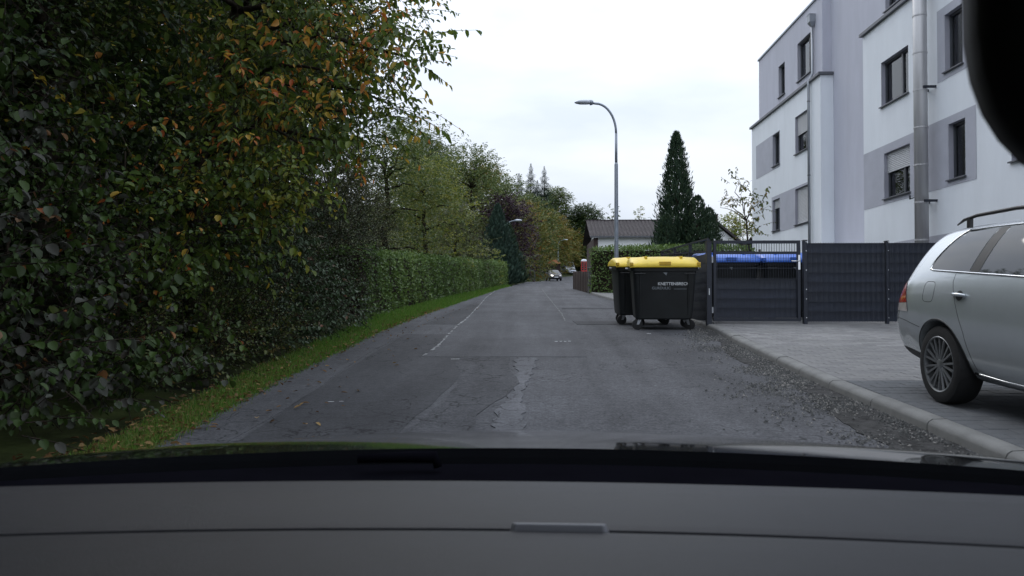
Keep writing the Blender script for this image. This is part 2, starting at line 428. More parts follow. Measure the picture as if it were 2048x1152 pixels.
yl = [-45, -20, -5] + list(np.arange(0, 62, 2.0)) + list(np.arange(62, 165, 4.0))
road = strip('road', lambda y: XL(y) - 0.02, lambda y: XR(y) + 0.06, yl, 0.0, M['asph'], 9)
tag(road, 'grey patched asphalt road running uphill between hedge and fence', None, kind='structure')
fine = lambda a, b, n: list(np.linspace(a, b, n))
strip('asphalt_patch', lambda y: XL(y) + 0.0, lambda y: XL(y) + 0.52 + 0.05 * math.sin(y), fine(2, 46, 60), 0.004, M['asph_edge'], 3, road, 0.02)
strip('asphalt_patch', lambda y: XL(y) + 0.55, lambda y: -1.62 + 0.02 * math.sin(y * 2), fine(16.6, 25.5, 16), 0.004, M['asph_dark'], 3, road, 0.015, 2)
strip('asphalt_patch', lambda y: XL(y) + 0.56, lambda y: -0.95 + 0.09 * math.sin(y * 0.9), fine(1.5, 14.2, 24), 0.004, M['asph_dark'], 4, road, 0.02, 3)
strip('asphalt_patch', lambda y: -1.52 - 0.012 * (y - 10.7) + 0.02 * math.sin(y), lambda y: 0.72 + 0.006 * (y - 10), fine(10.7, 46, 40), 0.006, M['asph_mid'], 4, road, 0.012, 4)
strip('asphalt_patch', lambda y: -0.20 + 0.05 * math.sin(y * 1.7) - 0.02 * (10 - y), lambda y: -0.02 + 0.05 * math.sin(y * 1.3 + 1) - 0.02 * (10 - y), fine(4.0, 10.6, 60), 0.008, M['asph_smear'], 3, road, 0.035, 5)
strip('asphalt_patch', lambda y: -0.93 + 0.12 * math.sin(y), lambda y: -0.24 + 0.12 * math.sin(y * 1.7) - 0.03 * (10 - y), fine(3.4, 10.6, 24), 0.006, M['asph_cracked'], 3, road, 0.03, 6)
strip('asphalt_patch', lambda y: 0.9, lambda y: 2.5, fine(16.5, 17.6, 4), 0.006, M['asph_dark'], 3, road, 0.03, 7)
strip('asphalt_patch', lambda y: 0.8, lambda y: 2.7, fine(22.4, 23.0, 3), 0.006, M['asph_dark'], 3, road, 0.03, 8)
# seams: ragged pale joint lines
def seam(pts, w, seed):
    r = random.Random(seed); L = []; Rr = []
    P2 = []
    for (a0, b0), (a1, b1) in zip(pts[:-1], pts[1:]):
        n = max(3, int(math.hypot(a1 - a0, b1 - b0) / 0.13))
        P2 += [(a0 + (a1 - a0) * k / n, b0 + (b1 - b0) * k / n) for k in range(n)]
    P2.append(pts[-1])
    vs = []; fs = []
    for i, (x, y) in enumerate(P2):
        q = P2[min(i + 1, len(P2) - 1)]; p = P2[max(i - 1, 0)]
        d = Vector((q[0] - p[0], q[1] - p[1])).normalized(); nn = Vector((-d.y, d.x))
        ww = w * r.uniform(0.25, 1.25); j = r.uniform(-0.012, 0.012)
        for s in (-1, 1):
            x2, y2 = x + nn.x * (s * ww / 2 + j), y + nn.y * (s * ww / 2 + j)
            vs.append((x2, y2, float(gz(y2)) + 0.0125))
    for i in range(len(P2) - 1):
        if r.random() < 0.82: fs.append((2*i, 2*i+1, 2*i+3, 2*i+2))
    me = bpy.data.meshes.new('joint_line'); me.from_pydata(vs, [], fs); me.update()
    return link('joint_line', me, M['seam' if seed == 1 else 'seam2'], road)
seam([(-1.54, 10.75), (-1.50, 12.0), (-1.56, 14.5), (-1.60, 16.3), (-1.58, 18), (-1.70, 24), (-1.86, 30), (-1.9, 38)], 0.045, 1)
seam([(-1.35, 10.68), (-0.6, 10.6), (0.1, 10.55), (0.5, 10.6)], 0.014, 2)
seam([(0.70, 17.5), (0.72, 20), (0.62, 26), (0.5, 34), (0.4, 42)], 0.03, 3)
seam([(0.15, 21.9), (0.8, 21.8), (1.9, 21.8)], 0.04, 4)
# small worn paint dashes on the road
for (x, y, w, l) in ((0.34, 12.75, 0.05, 0.05), (0.42, 12.77, 0.045, 0.04), (0.49, 12.75, 0.04, 0.05), (0.56, 12.8, 0.05, 0.04), (-1.12, 10.35, 0.13, 0.03), (2.05, 14.2, 0.09, 0.05), (-1.9, 7.1, 0.06, 0.02), (-1.8, 7.12, 0.04, 0.02)):
    vs = [(x, y, float(gz(y)) + 0.013), (x + w, y + 0.01, float(gz(y)) + 0.013), (x + w * 0.9, y + l, float(gz(y + l)) + 0.013), (x + w * 0.1, y + l * 0.8, float(gz(y + l * .8)) + 0.013)]
    link('paint_dash', MB().add(vs, [(0, 1, 2, 3)]).mesh('paint_dash'), M['printed'], road)

# ---- kerb, one stone after another
kerb = thing('kerb', 'grey rounded concrete kerb between road and paved yard', None, kind='structure')
def kerb_stone_mesh(L=0.985):
    pr = [(0.0, -0.12), (0.0, 0.05), (0.012, 0.075), (0.04, 0.093), (0.14, 0.097), (0.148, 0.091), (0.15, -0.12)]
    mb = MB(); mb.loft([[(x, y, z) for x, z in pr] for y in (0, 0.006, L - 0.006, L)])
    return mb.mesh('kerb_stone', angle=40)
ks = kerb_stone_mesh()
yk = -3.0
while yk < 34:
    x0, x1 = float(XR(yk)), float(XR(yk + 1))
    o = link('kerb_stone', ks, M['kerb'], kerb)
    o.location = (x0, yk, float(gz(yk)) + random.uniform(-0.004, 0.004))
    o.rotation_euler = (math.atan(S), 0, math.atan2(-(x1 - x0), 1.0))
    yk += 1.0

# ---- paved yard
yard = thing('paved_yard', 'light grey block paving in front of the apartment building', None, kind='structure')
strip('paving_bed', lambda y: XR(y) + 0.1, lambda y: 12.6, list(np.arange(-3, 37.5, 1.5)), 0.073, M['joint'], 3, yard)
def paver_mesh(w, l, h=0.03):
    c = 0.006
    mb = MB()
    mb.add([(0,0,0),(w,0,0),(w,l,0),(0,l,0),(0,0,h-c),(w,0,h-c),(w,l,h-c),(0,l,h-c),(c,c,h),(w-c,c,h),(w-c,l-c,h),(c,l-c,h)],
           [(0,1,5,4),(1,2,6,5),(2,3,7,6),(3,0,4,7),(4,5,9,8),(5,6,10,9),(6,7,11,10),(7,4,8,11),(8,9,10,11)])
    return mb.mesh('paver')
PW, PL = 0.235, 0.155
pm = [paver_mesh(PW - 0.006, PL - 0.006) for _ in range(3)]
for me_, mm in zip(pm, ('paver', 'paver2', 'paverd')): me_.materials.append(M[mm])
spots = []
y = 3.0; row = 0
while y < 22.0:
    x = float(XR(y)) + 0.155 + (PW / 2 if row % 2 else 0)
    if row % 2: spots.append((x - PW / 2, y, 3))
    xmax = 9.6
    while x < xmax:
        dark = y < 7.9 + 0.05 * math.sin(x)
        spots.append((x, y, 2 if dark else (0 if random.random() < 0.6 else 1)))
        x += PW
    y += PL; row += 1
def shows(s):
    x, y, _ = s
    if y < 4.2 or abs(x / y) > 0.62 or y > 15.3: return 0
    if y < 7.4 and x > 3.35 + 0.12 * 0 and x / y > 0.535: return 0   # under and behind the car
    return 1.0 / y
halves = [s for s in spots if s[2] == 3]; spots = [s for s in spots if s[2] != 3]
spots.sort(key=lambda s: -shows(s))
BEDZ = 0.075
hm = paver_mesh(PW / 2 - 0.006, PL - 0.006); hm.materials.append(M['paver'])
hd = paver_mesh(PW / 2 - 0.006, PL - 0.006); hd.materials.append(M['paverd'])
for (x, y, k) in [h for h in halves if 3.0 < h[1] < 15.4]:
    o = link('half_paver', hd if y < 7.9 else hm, None, yard); o.location = (x, y, float(gz(y)) + BEDZ - .008); o.rotation_euler = (math.atan(S), 0, 0)
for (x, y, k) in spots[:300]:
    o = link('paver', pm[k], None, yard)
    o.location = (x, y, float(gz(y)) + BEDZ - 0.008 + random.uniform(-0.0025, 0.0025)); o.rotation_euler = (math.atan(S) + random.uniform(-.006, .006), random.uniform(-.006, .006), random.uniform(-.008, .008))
for k, nm in ((0, 'paver'), (1, 'paver2'), (2, 'paverd')):
    mb = MB(); c = 0.006; w, l, h = PW - 0.006, PL - 0.006, 0.03
    for (x, y, kk) in spots[300:]:
        if kk != k: continue
        z = float(gz(y)) + BEDZ - 0.008 + random.uniform(-0.0025, 0.0025); s2 = S * l
        mb.add([(x,y,z),(x+w,y,z),(x+w,y+l,z+s2),(x,y+l,z+s2),(x,y,z+h-c),(x+w,y,z+h-c),(x+w,y+l,z+h-c+s2),(x,y+l,z+h-c+s2),(x+c,y+c,z+h),(x+w-c,y+c,z+h),(x+w-c,y+l-c,z+h+s2),(x+c,y+l-c,z+h+s2)],
               [(0,1,5,4),(1,2,6,5),(2,3,7,6),(3,0,4,7),(4,5,9,8),(5,6,10,9),(6,7,11,10),(7,4,8,11),(8,9,10,11)])
    o = mb.build('paver_field', M[nm], yard); o['kind'] = 'stuff'
# edge line of darker blocks
PAVZ = BEDZ + 0.022
# far pavement behind the bins
fp = strip('pavement', lambda y: XR(y) + 0.13, lambda y: XR(y) + 1.6, list(np.arange(21, 35, 1.0)), 0.085, M['kerb'], 3)
tag(fp, 'pale concrete pavement strip in front of the clipped hedge', None, kind='structure')

# ---- grit and broken asphalt along the kerb
strip('grit_patch', lambda y: XR(y) - (0.42 + 0.12 * math.sin(y * 1.3)) * (1 - 0.045 * max(0, y - 5.5)), lambda y: XR(y) - 0.005, fine(3.0, 15.5, 150), 0.006, M['dirt'], 5, road, 0.03, 9)
n = 26000
yy = 4 + 11.5 * rng.random(n) ** 1.1
xx = XR(yy) - 0.02 - np.abs(rng.normal(0, 0.52, n)) * (1 - 0.04 * np.maximum(0, yy - 5))
cl_ = np.sin(yy * 2.1 + 1.7 * np.sin(xx * 3.0)) * np.sin(xx * 5.0 + yy * .7) + .5 * np.sin(yy * 5.3 - xx * 4)
dd = XR(yy) - xx
keep = (rng.random(n) < np.clip(.55 + .6 * cl_ - .55 * np.maximum(0, dd - .35), .03, 1))
xx, yy = xx[keep], yy[keep]; n = len(xx)
sz = rng.uniform(0.003, 0.012, n) * rng.choice([1, 1, 1, 1, 1, 1.8], n)
base = np.array([[1,0,-.3],[-.5,.87,-.3],[-.5,-.87,-.3],[0.1,0,.75],[-.8,.1,.3]])
ang = rng.uniform(0, 6.28, n); ca, sa = np.cos(ang), np.sin(ang)
bv = base[None] * sz[:, None, None] * rng.uniform(0.6, 1.3, (n, 5, 1))
V = np.empty((n, 5, 3)); V[..., 0] = bv[..., 0] * ca[:, None] - bv[..., 1] * sa[:, None] + xx[:, None]; V[..., 1] = bv[..., 0] * sa[:, None] + bv[..., 1] * ca[:, None] + yy[:, None]
V[..., 2] = bv[..., 2] + (gz(yy) + 0.012)[:, None]
Fb = np.array([[0,1,3],[1,4,3],[4,2,3],[2,0,3],[1,2,4]])
F = (Fb[None] + (np.arange(n) * 5)[:, None, None]).reshape(-1, 3)
M['grit'] = leaf_mat('grit_stone', [(0, (0.035, 0.036, 0.037)), (0.7, (0.085, 0.087, 0.085)), (1, (0.20, 0.19, 0.18))], 0.9, 0.0, 0.2)
o = link('gravel', mesh_np('gravel', V.reshape(-1, 3), F, np.repeat(rng.random(n), 5)), M['grit']); tag(o, 'loose dark grit and broken asphalt along the kerb', None, kind='stuff')
# ------------------------------------------------------------------ vegetation
def unit(v): return v / np.maximum(1e-9, np.linalg.norm(v, axis=-1, keepdims=True))
def rdir(n): return unit(rng.normal(size=(n, 3)))

def leaf_verts(P, D, Nn, L, W, shape='oval', fold=0.25):
    """P base, D axis, Nn normal; returns verts, quads"""
    D = unit(D); S_ = unit(np.cross(D, Nn)); Nn = np.cross(S_, D)
    L = L[:, None]; W = W[:, None]
    n = len(P)
    if shape == 'diamond':
        V = np.stack([P, P + D * L * .5 + S_ * W * .5 + Nn * W * fold, P + D * L, P + D * L * .5 - S_ * W * .5 + Nn * W * fold], 1)
        F = (np.array([[0, 1, 2, 3]])[None] + (np.arange(n) * 4)[:, None, None]).reshape(-1, 4)
        return V.reshape(-1, 3), F, 1
    tip = P + D * L - Nn * L * 0.10
    if shape == 'round':
        cs = [(.16, .34), (.48, .5), (.80, .34)]
        rt_ = [P + D * L * a + S_ * W * w_ + Nn * W * fold * w_ * 2 - Nn * L * .08 * a * a for a, w_ in cs]
        lf_ = [P + D * L * a - S_ * W * w_ + Nn * W * fold * w_ * 2 - Nn * L * .08 * a * a for a, w_ in cs]
        V = np.stack([P, *rt_, tip, *lf_[::-1]], 1)
        F = (np.array([[0, 1, 2, 3, 4], [0, 4, 5, 6, 7]])[None] + (np.arange(n) * 8)[:, None, None]).reshape(-1, 5)
        return V.reshape(-1, 3), F, 2
    a, b_ = (0.30, 0.68) if shape == 'oval' else (0.45, 0.8)
    wa, wb = (0.46, 0.40) if shape == 'oval' else (0.5, 0.42)
    V = np.stack([P, P + D * L * a + S_ * W * wa + Nn * W * fold, P + D * L * b_ + S_ * W * wb + Nn * W * fold * .8 - Nn * L * .04,
                  tip, P + D * L * b_ - S_ * W * wb + Nn * W * fold * .8 - Nn * L * .04, P + D * L * a - S_ * W * wa + Nn * W * fold], 1)
    F = (np.array([[0, 1, 2, 3], [0, 3, 4, 5]])[None] + (np.arange(n) * 6)[:, None, None]).reshape(-1, 4)
    return V.reshape(-1, 3), F, 2

def twig_field(starts, dirs, tl, m, droop=0.25, ldroop=0.5, spread=0.8):
    n = len(starts)
    t = np.linspace(0.12, 1.0, m)[None, :] + rng.uniform(-.04, .04, (n, m))
    d = dirs[:, None, :]; ll = tl[:, None]
    P = starts[:, None, :] + d * (ll * t)[..., None]
    P[..., 2] -= droop * (ll * t) ** 2
    side = unit(np.cross(d, np.array([0, 0, 1.0]) + rng.normal(0, .25, (n, 1, 3))))
    alt = np.where(np.arange(m) % 2 == 0, 1.0, -1.0)[None, :, None]
    D = d * 0.55 + side * alt * spread + rng.normal(0, .28, (n, m, 3))
    D[..., 2] -= ldroop * rng.uniform(.3, 1.5, (n, m))
    Nn = np.array([0, 0, 1.0]) + rng.normal(0, .45, (n, m, 3)) + d * .2
    return P.reshape(-1, 3), unit(D).reshape(-1, 3), Nn.reshape(-1, 3)

def twig_tubes(starts, dirs, tl, r=0.004, droop=0.25):
    n = len(starts); ts = np.array([0, .5, 1.0]); k = 3
    P = starts[:, None] + dirs[:, None] * (tl[:, None] * ts)[..., None]
    P[..., 2] -= droop * (tl[:, None] * ts) ** 2
    s1 = unit(np.cross(dirs, np.array([0.1, 0.2, 1.0]))); s2 = np.cross(dirs, s1)
    rad = r * np.array([1.3, 1.0, .5])
    V = np.empty((n, 3, k, 3))
    for j in range(k):
        a = 2 * math.pi * j / k
        V[:, :, j] = P + (s1 * math.cos(a) + s2 * math.sin(a))[:, None] * rad[None, :, None]
    fb = []
    for i in range(2):
        for j in range(k):
            fb.append([i*k+j, i*k+(j+1) % k, (i+1)*k+(j+1) % k, (i+1)*k+j])
    F = (np.array(fb)[None] + (np.arange(n) * 9)[:, None, None]).reshape(-1, 4)
    return V.reshape(-1, 3), F

def limb(mb, a, b, r0, r1, n=6, wob=0.12, seg=5):
    a, b = Vector(a), Vector(b); L = (b - a).length
    pts = []
    for i in range(seg + 1):
        t = i / seg
        p = a.lerp(b, t) + Vector((random.uniform(-1, 1), random.uniform(-1, 1), random.uniform(-.6, .6))) * wob * L * 0.35 * math.sin(math.pi * t)
        p.z += 0.10 * L * math.sin(math.pi * t)
        pts.append(p)
    mb.tube(pts, [r0 + (r1 - r0) * (i / seg) for i in range(seg + 1)], n)
    return pts

def plant(name, label, cat, base, clumps, leafm, leaf=(0.07, 0.045), tw=(0.35, 0.7), m=11, dens=150, shape='oval', droop=0.25, ldroop=0.5,
          trunk_r=0.06, trunk_h=None, stems=1, tintmap=None, group=None, twigs=True, shell=0.5, up=0.25, bark='bark', lean=None, jitter=0.35, fold=.25, outs=1.0, limbs=True, parts=0):
    """base (x,y) ; clumps world (x,y,z,r[,rz]) ; a tapered stem with limbs to each clump, twigs with leaves in every clump"""
    bx, by = base; bz = g1(bx, by) - 0.05
    t = thing(name, label, cat, (bx, by, bz), group=group)
    O = np.array([bx, by, bz])
    mb = MB(); cl = [np.array(c[:3]) - O for c in clumps]
    top = trunk_h if trunk_h else max(c[2] for c in cl) * 0.75
    heads = []
    for s in range(stems):
        off = Vector((random.uniform(-.25, .25), random.uniform(-.25, .25), 0)) * (1 if stems > 1 else 0)
        ctr = np.mean(cl, 0)
        tgt = Vector((ctr[0] * 0.55, ctr[1] * 0.55, top)) if lean is None else Vector((lean[0], lean[1], top))
        if stems > 1:
            c = cl[s % len(cl)]; tgt = Vector((c[0], c[1], max(0.3, c[2])))
        pts = limb(mb, off, tgt, trunk_r, trunk_r * 0.45, 8, 0.10, 7)
        heads.append(pts)
    if limbs:
        for c in cl:
            pts = min(heads, key=lambda h: min((Vector(c) - p).length for p in h))
            low = [p for p in pts[2:] if p.z < c[2] + 0.3] or [pts[2]]
            st = min(low, key=lambda p: (Vector(c) - p).length)
            if (Vector(c) - st).length > 0.15:
                limb(mb, st, c, trunk_r * 0.42, trunk_r * 0.12, 5, 0.25, 5)
    mb.build('trunk', M[bark], t, smooth=True)
    ST = []; DI = []
    for c, cc in zip(clumps, cl):
        r = c[3]; rz = c[4] if len(c) > 4 else r * 0.85
        n = max(6, int(dens * r * r))
        u = rdir(n); u[:, 2] = u[:, 2] * 0.9 + 0.08
        rr = rng.uniform(shell, 1.0, n) ** 0.7
        lump = 1 + 0.22 * np.sin(u[:, 0] * 5 + c[0] * 3) * np.cos(u[:, 1] * 4 + c[1] * 2)
        P = cc + u * (rr * lump)[:, None] * np.array([r, r, rz])
        ok = P[:, 2] > 0.05
        d = unit(u * outs + np.array([0, 0, up]) + rng.normal(0, jitter, (n, 3)))
        ST.append(P[ok]); DI.append(d[ok])
    ST = np.concatenate(ST); DI = np.concatenate(DI)
    tl = rng.uniform(tw[0], tw[1], len(ST))
    P, D, Nn = twig_field(ST, DI, tl, m, droop, ldroop)
    keep = (P[:, 2] > 0.02) & (rng.random(len(P)) < 0.93)
    tid = np.repeat(np.arange(len(ST)), m)[keep]; tws = rng.uniform(.5, 1.15, len(ST))[tid]; twt = rng.random(len(ST))[tid]
    P, D, Nn = P[keep], D[keep], Nn[keep]
    L = leaf[0] * tws * rng.uniform(.65, 1.2, len(P)); W = leaf[1] / leaf[0] * L * rng.uniform(.85, 1.15, len(P))
    V, F, k = leaf_verts(P, D, Nn, L, W, shape, fold)
    tint = (np.where(rng.random(len(P)) < .55, twt, rng.random(len(P)))) if tintmap is None else tintmap(P + O)
    me = mesh_np('crown', V, F, np.repeat(tint, k))
    o = link('crown', me, leafm, t)
    if twigs:
        V, F = twig_tubes(ST, DI, tl, 0.0048 if leaf[0] < .15 else 0.01, droop)
        link('twig_tangle', mesh_np('twig_tangle', V, F), M['twig'], t)['kind'] = 'stuff'
    return t, P + O, D, Nn

G1 = (0.022, 0.044, 0.010); G2 = (0.042, 0.076, 0.015); G3 = (0.09, 0.13, 0.022); GB = (0.016, 0.030, 0.015)
YE = (0.34, 0.26, 0.03); OR = (0.42, 0.17, 0.03); RD = (0.30, 0.07, 0.03); GY = (0.075, 0.085, 0.070); PU = (0.055, 0.030, 0.045)
M['hazel'] = leaf_mat('hazel_leaf', [(0, G1), (0.45, G2), (0.62, (0.042, 0.05, 0.036)), (0.985, (0.05, 0.048, 0.042)), (0.994, (0.25, 0.12, 0.04)), (1, RD)], 0.55, 0.2, 0.25)
M['oak'] = leaf_mat('oak_leaf', [(0, GB), (0.5, G1), (0.9, G2), (0.985, G3), (1, YE)], 0.5, 0.28, 0.35)
M['cherry'] = leaf_mat('cherry_leaf', [(0, (0.03, 0.06, 0.012)), (0.35, (0.075, 0.125, 0.022)), (0.5, (0.17, 0.20, 0.03)), (0.70, (0.42, 0.30, 0.04)), (0.86, (0.50, 0.20, 0.04)), (1, (0.38, 0.09, 0.03))], 0.45, 0.42, 0.4)
M['yellowgreen'] = leaf_mat('yellow_green_leaf', [(0, G2), (0.5, (0.11, 0.15, 0.02)), (0.9, (0.20, 0.21, 0.03)), (1, YE)], 0.45, 0.4, 0.4)
M['darkbush'] = leaf_mat('privet_leaf', [(0, (0.016, 0.030, 0.012)), (0.7, (0.030, 0.050, 0.016)), (0.97, (0.05, 0.075, 0.03)), (1, (0.2, 0.12, 0.03))], 0.5, 0.18, 0.3)
M['dogwood'] = leaf_mat('dogwood_leaf', [(0, (0.028, 0.052, 0.018)), (0.5, (0.045, 0.08, 0.035)), (0.95, (0.07, 0.10, 0.06)), (1, (0.18, 0.08, 0.05))], 0.5, 0.22, 0.35)
M['bramble'] = leaf_mat('bramble_leaf', [(0, G1), (0.5, (0.055, 0.085, 0.022)), (0.9, (0.10, 0.12, 0.035)), (1, (0.22, 0.15, 0.05))], 0.5, 0.3, 0.4)
M['light'] = leaf_mat('loose_light_leaf', [(0, (0.07, 0.10, 0.022)), (0.6, (0.13, 0.165, 0.036)), (1, (0.22, 0.22, 0.04))], 0.5, 0.35, 0.3)
M['mid'] = leaf_mat('mid_green_leaf', [(0, (0.05, 0.085, 0.028)), (0.7, (0.085, 0.12, 0.036)), (1, (0.15, 0.165, 0.04))], 0.5, 0.3, 0.3)
M['brown'] = leaf_mat('autumn_leaf', [(0, (0.07, 0.10, 0.028)), (0.5, (0.13, 0.14, 0.03)), (0.85, (0.19, 0.15, 0.03)), (1, (0.24, 0.11, 0.025))], 0.5, 0.3, 0.3)
M['bare'] = leaf_mat('thin_bush_leaf', [(0, (0.05, 0.065, 0.03)), (0.8, (0.085, 0.095, 0.045)), (1, (0.14, 0.13, 0.05))], 0.6, 0.25, 0.3)
M['purple'] = leaf_mat('purple_leaf', [(0, (0.022, 0.012, 0.020)), (1, (0.055, 0.028, 0.042))], 0.5, 0.25, 0.3)
M['thuja'] = leaf_mat('thuja_spray', [(0, (0.018, 0.038, 0.024)), (0.7, (0.032, 0.058, 0.032)), (1, (0.055, 0.085, 0.04))], 0.6, 0.12, 0.25)
M['spruce'] = leaf_mat('spruce_needle', [(0, (0.022, 0.045, 0.036)), (1, (0.05, 0.085, 0.06))], 0.6, 0.1, 0.25)
M['hedge'] = leaf_mat('hedge_leaf', [(0, (0.055, 0.105, 0.026)), (0.6, (0.095, 0.165, 0.038)), (1, (0.16, 0.235, 0.06))], 0.45, 0.22, 0.45)
M['grass'] = leaf_mat('grass_blade', [(0, (0.05, 0.12, 0.018)), (0.6, (0.085, 0.19, 0.025)), (0.88, (0.11, 0.20, 0.035)), (1, (0.20, 0.16, 0.06))], 0.5, 0.35, 0.3)
M['litter'] = leaf_mat('fallen_leaf', [(0, (0.07, 0.04, 0.02)), (0.6, (0.16, 0.09, 0.035)), (1, (0.28, 0.19, 0.07))], 0.7, 0.15, 0.3)
M['fruit'] = leaf_mat('young_tree_leaf', [(0, (0.06, 0.085, 0.03)), (0.6, (0.11, 0.13, 0.035)), (1, (0.24, 0.17, 0.05))], 0.5, 0.3, 0.3)

def cherry_tint(P):
    # orange towards the outer, lower sprays of the crown
    f = 0.15 + 0.30 * rng.random(len(P))
    k = np.sin(P[:, 0] * 2.3 + 1.0) * np.sin(P[:, 1] * 1.9) * np.sin(P[:, 2] * 2.7 + 0.5)
    hot = rng.random(len(P)) < np.clip(0.22 + 0.8 * k, 0.04, 0.65)
    return np.where(hot, 0.46 + 0.46 * rng.random(len(P)) ** 1.2, f)

# --- near plants on the left bank
plant('hazel_bush', 'dark hazel bush with large round greyish leaves at the left frame edge', 'bush', (-4.5, 6.2),
      [(-4.1, 6.0, 1.5, .75), (-3.75, 5.4, .95, .55), (-4.7, 7.0, 2.1, .9), (-3.85, 6.5, 0.9, .55), (-4.4, 5.0, 1.8, .9), (-4.5, 6.0, 2.7, .8), (-3.95, 4.7, .7, .55), (-3.7, 5.9, .45, .4), (-3.7, 6.8, .5, .4), (-3.65, 5.1, .4, .4), (-3.42, 5.2, .5, .32), (-3.42, 5.8, .5, .32), (-3.45, 6.4, .55, .34), (-3.5, 7.0, .6, .32), (-3.4, 4.7, .45, .3)],
      M['hazel'], (0.085, 0.064), (.3, .6), 10, 165, 'round', ldroop=1.1, stems=5, trunk_r=.025, up=.35, group=None)
plant('maple_sapling', 'green maple shrub with hanging orange and yellow leaves above the bramble', 'shrub', (-4.6, 8.2),
      [(-3.9, 7.6, 2.1, .7), (-3.85, 8.6, 2.0, .7), (-4.4, 8.2, 2.9, .8), (-3.95, 7.9, 1.3, .6), (-4.0, 9.3, 1.5, .6), (-4.0, 7.3, 1.2, .5)],
      M['cherry'], (0.095, 0.065), (.35, .65), 9, 150, 'round', ldroop=.8, stems=4, trunk_r=.022, tintmap=lambda P: np.where(rng.random(len(P)) < .05, rng.uniform(.6, 1, len(P)), rng.uniform(0, .42, len(P))))
plant('bramble', 'low green bramble mound beside the grass verge', 'bramble', (-4.0, 8.9),
      [(-3.7, 8.1, .85, .42), (-3.75, 8.9, 1.0, .5), (-3.65, 9.7, .95, .42), (-3.95, 9.5, 1.2, .5), (-3.75, 7.4, .7, .42), (-3.75, 10.5, 1.0, .4), (-3.6, 8.6, .6, .3), (-3.7, 10.1, .75, .35), (-3.65, 11.2, .8, .35)],
      M['bramble'], (0.055, 0.038), (.3, .5), 11, 330, stems=4, trunk_r=.012, up=.4)
plant('dogwood_bush', 'dogwood bush with pale grey-green leaves hanging over the verge', 'bush', (-4.5, 12.2),
      [(-4.0, 11.6, 1.5, .62), (-4.0, 12.6, 1.7, .68), (-4.1, 13.6, 1.5, .68), (-3.9, 10.9, 1.1, .5), (-4.2, 12.2, 2.4, .6), (-3.85, 12.9, .95, .5), (-4.0, 14.5, 1.2, .6), (-3.8, 11.7, .85, .4), (-3.9, 13.7, .95, .4), (-4.0, 15.4, 1.2, .5)],
      M['dogwood'], (0.082, 0.052), (.3, .55), 10, 220, 'round', ldroop=.9, stems=5, trunk_r=.02)
plant('privet_thicket', 'dense dark small-leaved thicket behind the dogwood bush', 'bush', (-5.2, 14.5),
      [(-4.6, 13.6, 2.9, 1.0), (-4.6, 15.2, 2.6, 1.1), (-4.5, 16.8, 2.6, 1.1), (-4.8, 12.4, 3.1, 1.0), (-4.8, 18.2, 2.4, .9), (-4.5, 16, 1.4, .8), (-4.5, 17.6, 1.3, .75), (-5.0, 14.4, 3.9, 1.0), (-4.4, 14.8, 1.3, .8), (-5.2, 19.3, 2.4, .7)],
      M['darkbush'], (0.055, 0.032), (.35, .6), 13, 230, stems=6, trunk_r=.03)
plant('bush_with_thin_twigs', 'thin twiggy olive bush rising behind the near end of the clipped hedge', 'bush', (-5.4, 20.5),
      [(-5.2, 19.6, 3.5, .9), (-5.4, 21, 3.9, .9), (-5.6, 22.8, 3.9, 1.0), (-5.6, 24.6, 3.9, 1.0), (-5.5, 20.0, 4.7, 1.0), (-5.8, 22, 5.0, 1.1), (-5.8, 26.4, 3.8, 1.0)],
      M['bare'], (0.07, 0.04), (.5, .9), 12, 200, stems=6, trunk_r=.03)
tr, P, D, Nn = plant('cherry_tree', 'cherry tree with orange and yellow autumn leaves overhanging the road', 'tree', (-5.2, 11.3),
      [(-3.3, 9.7, 4.0, .85), (-2.7, 10.0, 4.3, .75), (-2.35, 10.2, 3.8, .6), (-3.6, 9.3, 3.2, .8), (-3.0, 9.7, 3.3, .65), (-2.1, 10.5, 4.7, .55), (-1.85, 10.8, 4.75, .4), (-3.8, 10.5, 4.9, 1.0),
       (-2.9, 10.6, 5.1, .8), (-4.2, 9.8, 5.3, 1.0), (-2.5, 10.1, 3.35, .5), (-3.5, 9.0, 2.6, .6), (-2.2, 10.9, 5.6, .6), (-2.05, 10.7, 4.05, .42), (-1.9, 11.3, 6.0, .5), (-2.3, 11.4, 6.4, .6)],
      M['cherry'], (0.135, 0.066), (.45, .85), 11, 92, droop=.35, ldroop=1.1, trunk_r=.12, trunk_h=5.2, lean=(1.1, -.6), tintmap=cherry_tint, jitter=.3, outs=.8)
plant('yellow_green_shrub', 'bright yellow-green leafy spray in front of the dark thicket', 'shrub', (-4.4, 10.6),
      [(-2.85, 8.7, 2.55, .26), (-3.05, 8.7, 2.4, .3), (-2.65, 8.8, 2.6, .18), (-3.3, 8.8, 2.45, .32), (-3.0, 8.9, 2.2, .22)],
      M['yellowgreen'], (0.095, 0.066), (.3, .55), 9, 260, droop=.3, ldroop=.6, trunk_r=.02, trunk_h=2.2)
plant('oak_tree', 'large dark oak with thick trunk at the upper left corner', 'tree', (-5.5, 8.6),
      [(-5.2, 7.6, 4.6, 1.3), (-4.6, 8.6, 5.2, 1.3), (-5.8, 9.0, 6.0, 1.6), (-4.4, 7.0, 5.6, 1.2), (-5.0, 6.0, 4.6, 1.2), (-4.0, 8.2, 6.2, 1.2), (-5.5, 7.5, 7.5, 2.0), (-3.8, 9.4, 7.2, 1.5), (-4.2, 6.2, 6.8, 1.5), (-6.2, 6.5, 5.4, 1.4), (-5.4, 5.0, 6.0, 1.5), (-4.8, 8.0, 3.7, .8), (-5.1, 6.6, 3.6, .8)],
      M['oak'], (0.10, 0.06), (.5, .9), 12, 75, droop=.2, ldroop=.4, trunk_r=.20, trunk_h=6.5, lean=(.2, 0))
